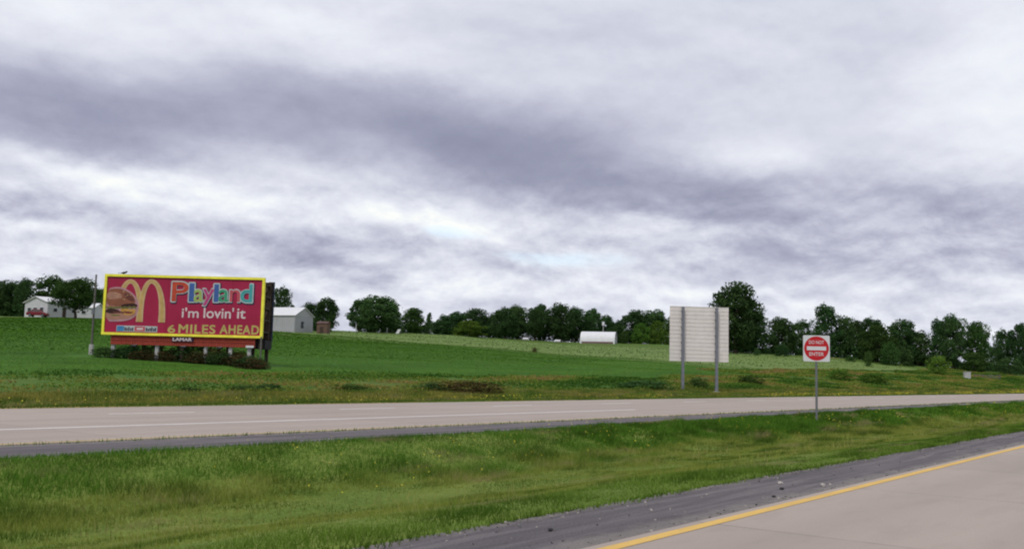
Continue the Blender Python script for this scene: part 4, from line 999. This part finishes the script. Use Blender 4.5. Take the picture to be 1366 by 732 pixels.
# long wing running right
x2, y2 = place(98, 241); g2 = gz(x2, y2)
wg = gable_building('house', (x2, y2, g2 - .1), R(3), 7.0, 11.5, zat(95, 410, 241) - g2, zat(95, 403.5, 241) - g2, M['siding'], M['barn_roof'], 'low white outbuilding behind the wide dark tree at left, joined to the gabled house', 'outbuilding', .3)
for c in (-3.6, -1.0, 3.4):
    f_ = MB().box(c - .6, c + .6, -3.60, -3.505, 1.1, 2.0).build('window', M['white_metal'], wg); MB().box(c - .5, c + .5, -3.62, -3.602, 1.2, 1.9).build('pane', M['dark'], f_)
# round-roofed shed in front of the wood
D_ = 322; x, y = place(799, D_); g = gz(x, y)
qh = tag(empty('shed', (x, y, g - .2), R(-14)), 'white round-roofed shed in front of the dark wood', 'shed')
Lq = 46 * D_ / 1300; htop = zat(799, 441.5, D_) - g; ro = 3.6
arc_ = [(-ro, -1)] + [(-ro * math.cos(math.pi * i / 16), htop * math.sin(math.pi * i / 16) ** .75 if 0 < i < 16 else 0) for i in range(17)] + [(ro, -1)]
MB().prism([(a * .97, b * .97) for a, b in arc_], 'x', -Lq / 2 + .1, Lq / 2 - .1).build('wall', M['barn_wall'], qh)
rq = MB()
for i in range(1, 17):
    (a0, b0), (a1, b1) = arc_[i], arc_[i + 1]
    rq.add([(-Lq / 2, a0, b0), (Lq / 2, a0, b0), (Lq / 2, a1, b1), (-Lq / 2, a1, b1), (-Lq / 2, a0 * .98, b0 * .98), (Lq / 2, a0 * .98, b0 * .98), (Lq / 2, a1 * .98, b1 * .98), (-Lq / 2, a1 * .98, b1 * .98)], [(0, 1, 2, 3), (7, 6, 5, 4), (0, 4, 5, 1), (1, 5, 6, 2), (2, 6, 7, 3), (3, 7, 4, 0)])
rq.build('roof', M['barn_roof'], qh)
dq = MB().box(Lq / 2 - .08, Lq / 2 + .04, -1.3, 1.3, 0, 2.7).build('door', M['white_metal'], qh); MB().box(Lq / 2 + .045, Lq / 2 + .1, -.06, .06, 1.1, 1.4).build('handle', M['dark'], dq)
MB().box(-Lq / 2 + .5, Lq / 2 - .5, -ro - .06, -ro * .965, -.2, .7).build('base_board', worn('brown_base', (.16, .11, .10), .2, 2, .85), qh)
x, y = place(804.5, 330); g = gz(x, y)
r_ = tag(empty('mast', (x, y, g)), 'short pale mast with a box head rising behind the round-roofed shed', 'mast')
MB().cone((0, 0, -1), (0, 0, zat(804, 431, 330) - g), .14, .12, 8).build('pole', M['post_pale'], r_); MB().box(-.4, .4, -.2, .2, zat(804, 434, 330) - g, zat(804, 429, 330) - g).build('head', M['white_metal'], r_, bevel=.05)

# ------------------------------------------------------------------ dark red car by the white house
D_ = 231; x, y = place(48, D_); g = gz(x, y) + .05
car = tag(empty('parked_car', (x, y, g + .02), R(4)), 'dark red car parked in front of the white house at far left', 'car')
M['car_paint'] = worn('dark_red_paint', (.16, .012, .02), .06, 2, .3, 0, (.12, .02, .02)); M['tyre'] = worn('tyre_rubber', (.02, .02, .02), .2, 8, .9)
def carbody(prof, w0, w1, z_w):
    b = MB(); n = len(prof); vs = []
    for sy in (-1, 1):
        for px_, pz_ in prof: ww = w0 if pz_ < z_w else w1; vs.append((px_, sy * ww, pz_))
    b.add(vs, [tuple(range(n)), tuple(range(2 * n - 1, n - 1, -1))] + [(i, n + i, n + (i + 1) % n, (i + 1) % n) for i in range(n)]); return b
carbody([(-2.3, .35), (2.3, .35), (2.35, .62), (2.2, .82), (1.2, .95), (-1.5, .98), (-2.2, .93), (-2.35, .6)], .9, .86, .7).build('body', M['car_paint'], car, bevel=.05)
carbody([(-1.75, .97), (1.15, .95), (.45, 1.42), (-1.05, 1.45)], .82, .64, 1.2).build('cabin', M['car_paint'], car, bevel=.03)
carbody([(-1.5, 1.06), (.95, 1.04), (.42, 1.34), (-1.05, 1.36)], .835, .70, 1.2).build('side_glass', M['dark'], car)
carbody([(-1.12, 1.44), (.5, 1.41), (.42, 1.48), (-1.0, 1.5)], .66, .63, 1.46).build('roof', M['car_paint'], car, bevel=.02)
car.scale = (1, 1, 1.22)
for wx in (-1.45, 1.45):
    for wy in (-.84, .84):
        tw = empty('wheel', (wx, wy, .33)); tw.parent = car
        MB().cone((0, -.11, 0), (0, .11, 0), .33, .33, 20).build('tyre', M['tyre'], tw); MB().cone((0, -.125, 0), (0, .125, 0), .19, .19, 14).build('rim', M['grey_metal'], tw)
for wy in (-.6, .6):
    MB().box(2.24, 2.33, wy - .18, wy + .18, .62, .76).build('headlight', M['white_metal'], car); MB().box(-2.37, -2.28, wy - .18, wy + .18, .66, .8).build('taillight', M['sign_red'], car)

# ------------------------------------------------------------------ small things on the far slope
def simple(name, u, v_top, D, label, cat, fn, group=None, rz=0):
    x, y = place(u, D); g = gz(x, y); r_ = tag(empty(name, (x, y, g), rz), label, cat, group); fn(r_, EYE + bearing(u, v_top)[1] * D - g); return r_
def f_post(r_, h): MB().box(-.12, .12, -.1, .1, -.6, h).build('shaft', M['post_pale'], r_, bevel=.03); MB().box(-.16, .16, -.14, .14, h + .003, h + .08).build('cap', M['post_pale'], r_)
simple('fence_post', 474.5, 433, 284, 'pale fence post in the open gap left of the broad dark tree', 'post', f_post)
simple('fence_post', 516, 437, 288, 'pale fence post under the right side of the broad dark tree', 'post', f_post)
def f_lean(r_, h):
    MB().prism([(-.75, .3), (.15, .3), (.75, 1.55), (-.1, 1.55)], 'y', -.03, .03).build('board', M['white_metal'], r_); MB().cone((-.3, .05, -.3), (.2, .05, 1.1), .05, .05, 6).build('stake', M['wood_dark'], r_)
simple('marker_board', 531, 440, 280, 'small leaning white marker board at the edge of the pale field', 'marker', f_lean)
def f_tank(r_, h):
    MB().cone((-.85, 0, .55), (.85, 0, .55), .45, .45, 16).build('tank', M['white_metal'], r_)
    for x_ in (-.5, .5): MB().box(x_ - .08, x_ + .08, -.35, .35, -.2, .2).build('cradle', M['wood_dark'], r_)
simple('tank', 744, 454, 318, 'small bright white tank lying at the edge of the pale field left of the shed', 'tank', f_tank)
simple('tank', 701, 452, 318, 'dull low white tank in front of the dense wood, farther left', 'tank', f_tank)
def f_cab(r_, h):
    b_ = MB().box(-.6, .6, -.4, .4, -.3, 1.35).build('cabinet', M['post_pale'], r_, bevel=.04); MB().box(-.65, .65, -.45, .45, 1.353, 1.43).build('lid', M['post_pale'], r_); MB().box(-.5, .5, -.42, -.405, .1, 1.25).build('door', M['post_pale'], b_)
simple('utility_cabinet', 1289, 492, 198, 'pale grey utility cabinet standing in the weeds at right', 'cabinet', f_cab)
def f_rail(r_, h):
    for j in (0, 1): MB().box(-3, 3, -.03, .03, .25 + j * .4, .40 + j * .4).build('rail', M['wood_grey'], r_)
    for i in range(4): MB().box(-2.9 + i * 1.9, -2.76 + i * 1.9, .035, .16, -.6, .95).build('post', M['wood_grey'], r_)
simple('fence', 1316, 495, 206, 'low weathered grey rail fence right of the utility cabinet', 'fence', f_rail, rz=R(8))

# ------------------------------------------------------------------ crumbs of stone on the near shoulder
def stone(s, t, r_, label, m, seed):
    me = bpy.data.meshes.new('stone'); b_ = bmesh.new(); bmesh.ops.create_icosphere(b_, subdivisions=2, radius=r_); rr_ = random.Random(seed)
    for v in b_.verts: v.co *= rr_.uniform(.75, 1.2); v.co.z = v.co.z * .6 + r_ * .45
    b_.to_mesh(me); b_.free(); me.materials.append(m); o = link('stone', me); p = P(s, t, -.012); o.location = p; o.rotation_euler.z = seed
    tag(o, label, 'stone', 'loose stones on the near shoulder')
M['stone_pale'] = worn('pale_limestone', (.42, .39, .35), .2, 20, .9); M['stone_dark'] = worn('dark_asphalt_crumb', (.04, .036, .04), .2, 20, .9)
stone(14.0, 4.95, .04, 'pale stone on the shoulder nearest the yellow line', M['stone_pale'], 1)
stone(13.1, 5.2, .032, 'dark lump of asphalt left of the pale stone on the shoulder', M['stone_dark'], 2)
stone(12.2, 4.95, .026, 'dark lump close beside the yellow line', M['stone_dark'], 3)
stone(7.9, 5.45, .028, 'dark pebble on the shoulder at the bottom of the photo', M['stone_dark'], 4)
stone(13.8, 5.5, .035, 'small grey stone in the middle of the shoulder', M['stone_pale'], 5)
Vs, Fs, As = [], [], []
n = 3000; s = rng.uniform(3, 50, n) ; t = np.where(rng.uniform(size=n) < .6, 6.1 - np.abs(rng.normal(0, .12, n)), np.where(rng.uniform(size=n) < .5, 4.72 + np.abs(rng.normal(0, .08, n)), rng.uniform(4.7, 6.1, n)))
P3 = np.stack([s * SA - t * CA, s * CA + t * SA, np.full(n, -.004)], 1)
push(*cards(P3, rng.uniform(.012, .035, n), up=2.5, seed=90, aspect=1)); 
M['gravel'] = leaf_mat('loose_gravel', [(.25, (.06, .055, .055)), (.5, (.2, .18, .17)), (.8, (.42, .38, .33))], 0, 0, 2)
flush('shoulder_gravel', M['gravel'], 'loose gravel crumbs scattered along the edges of the near shoulder', 'gravel')
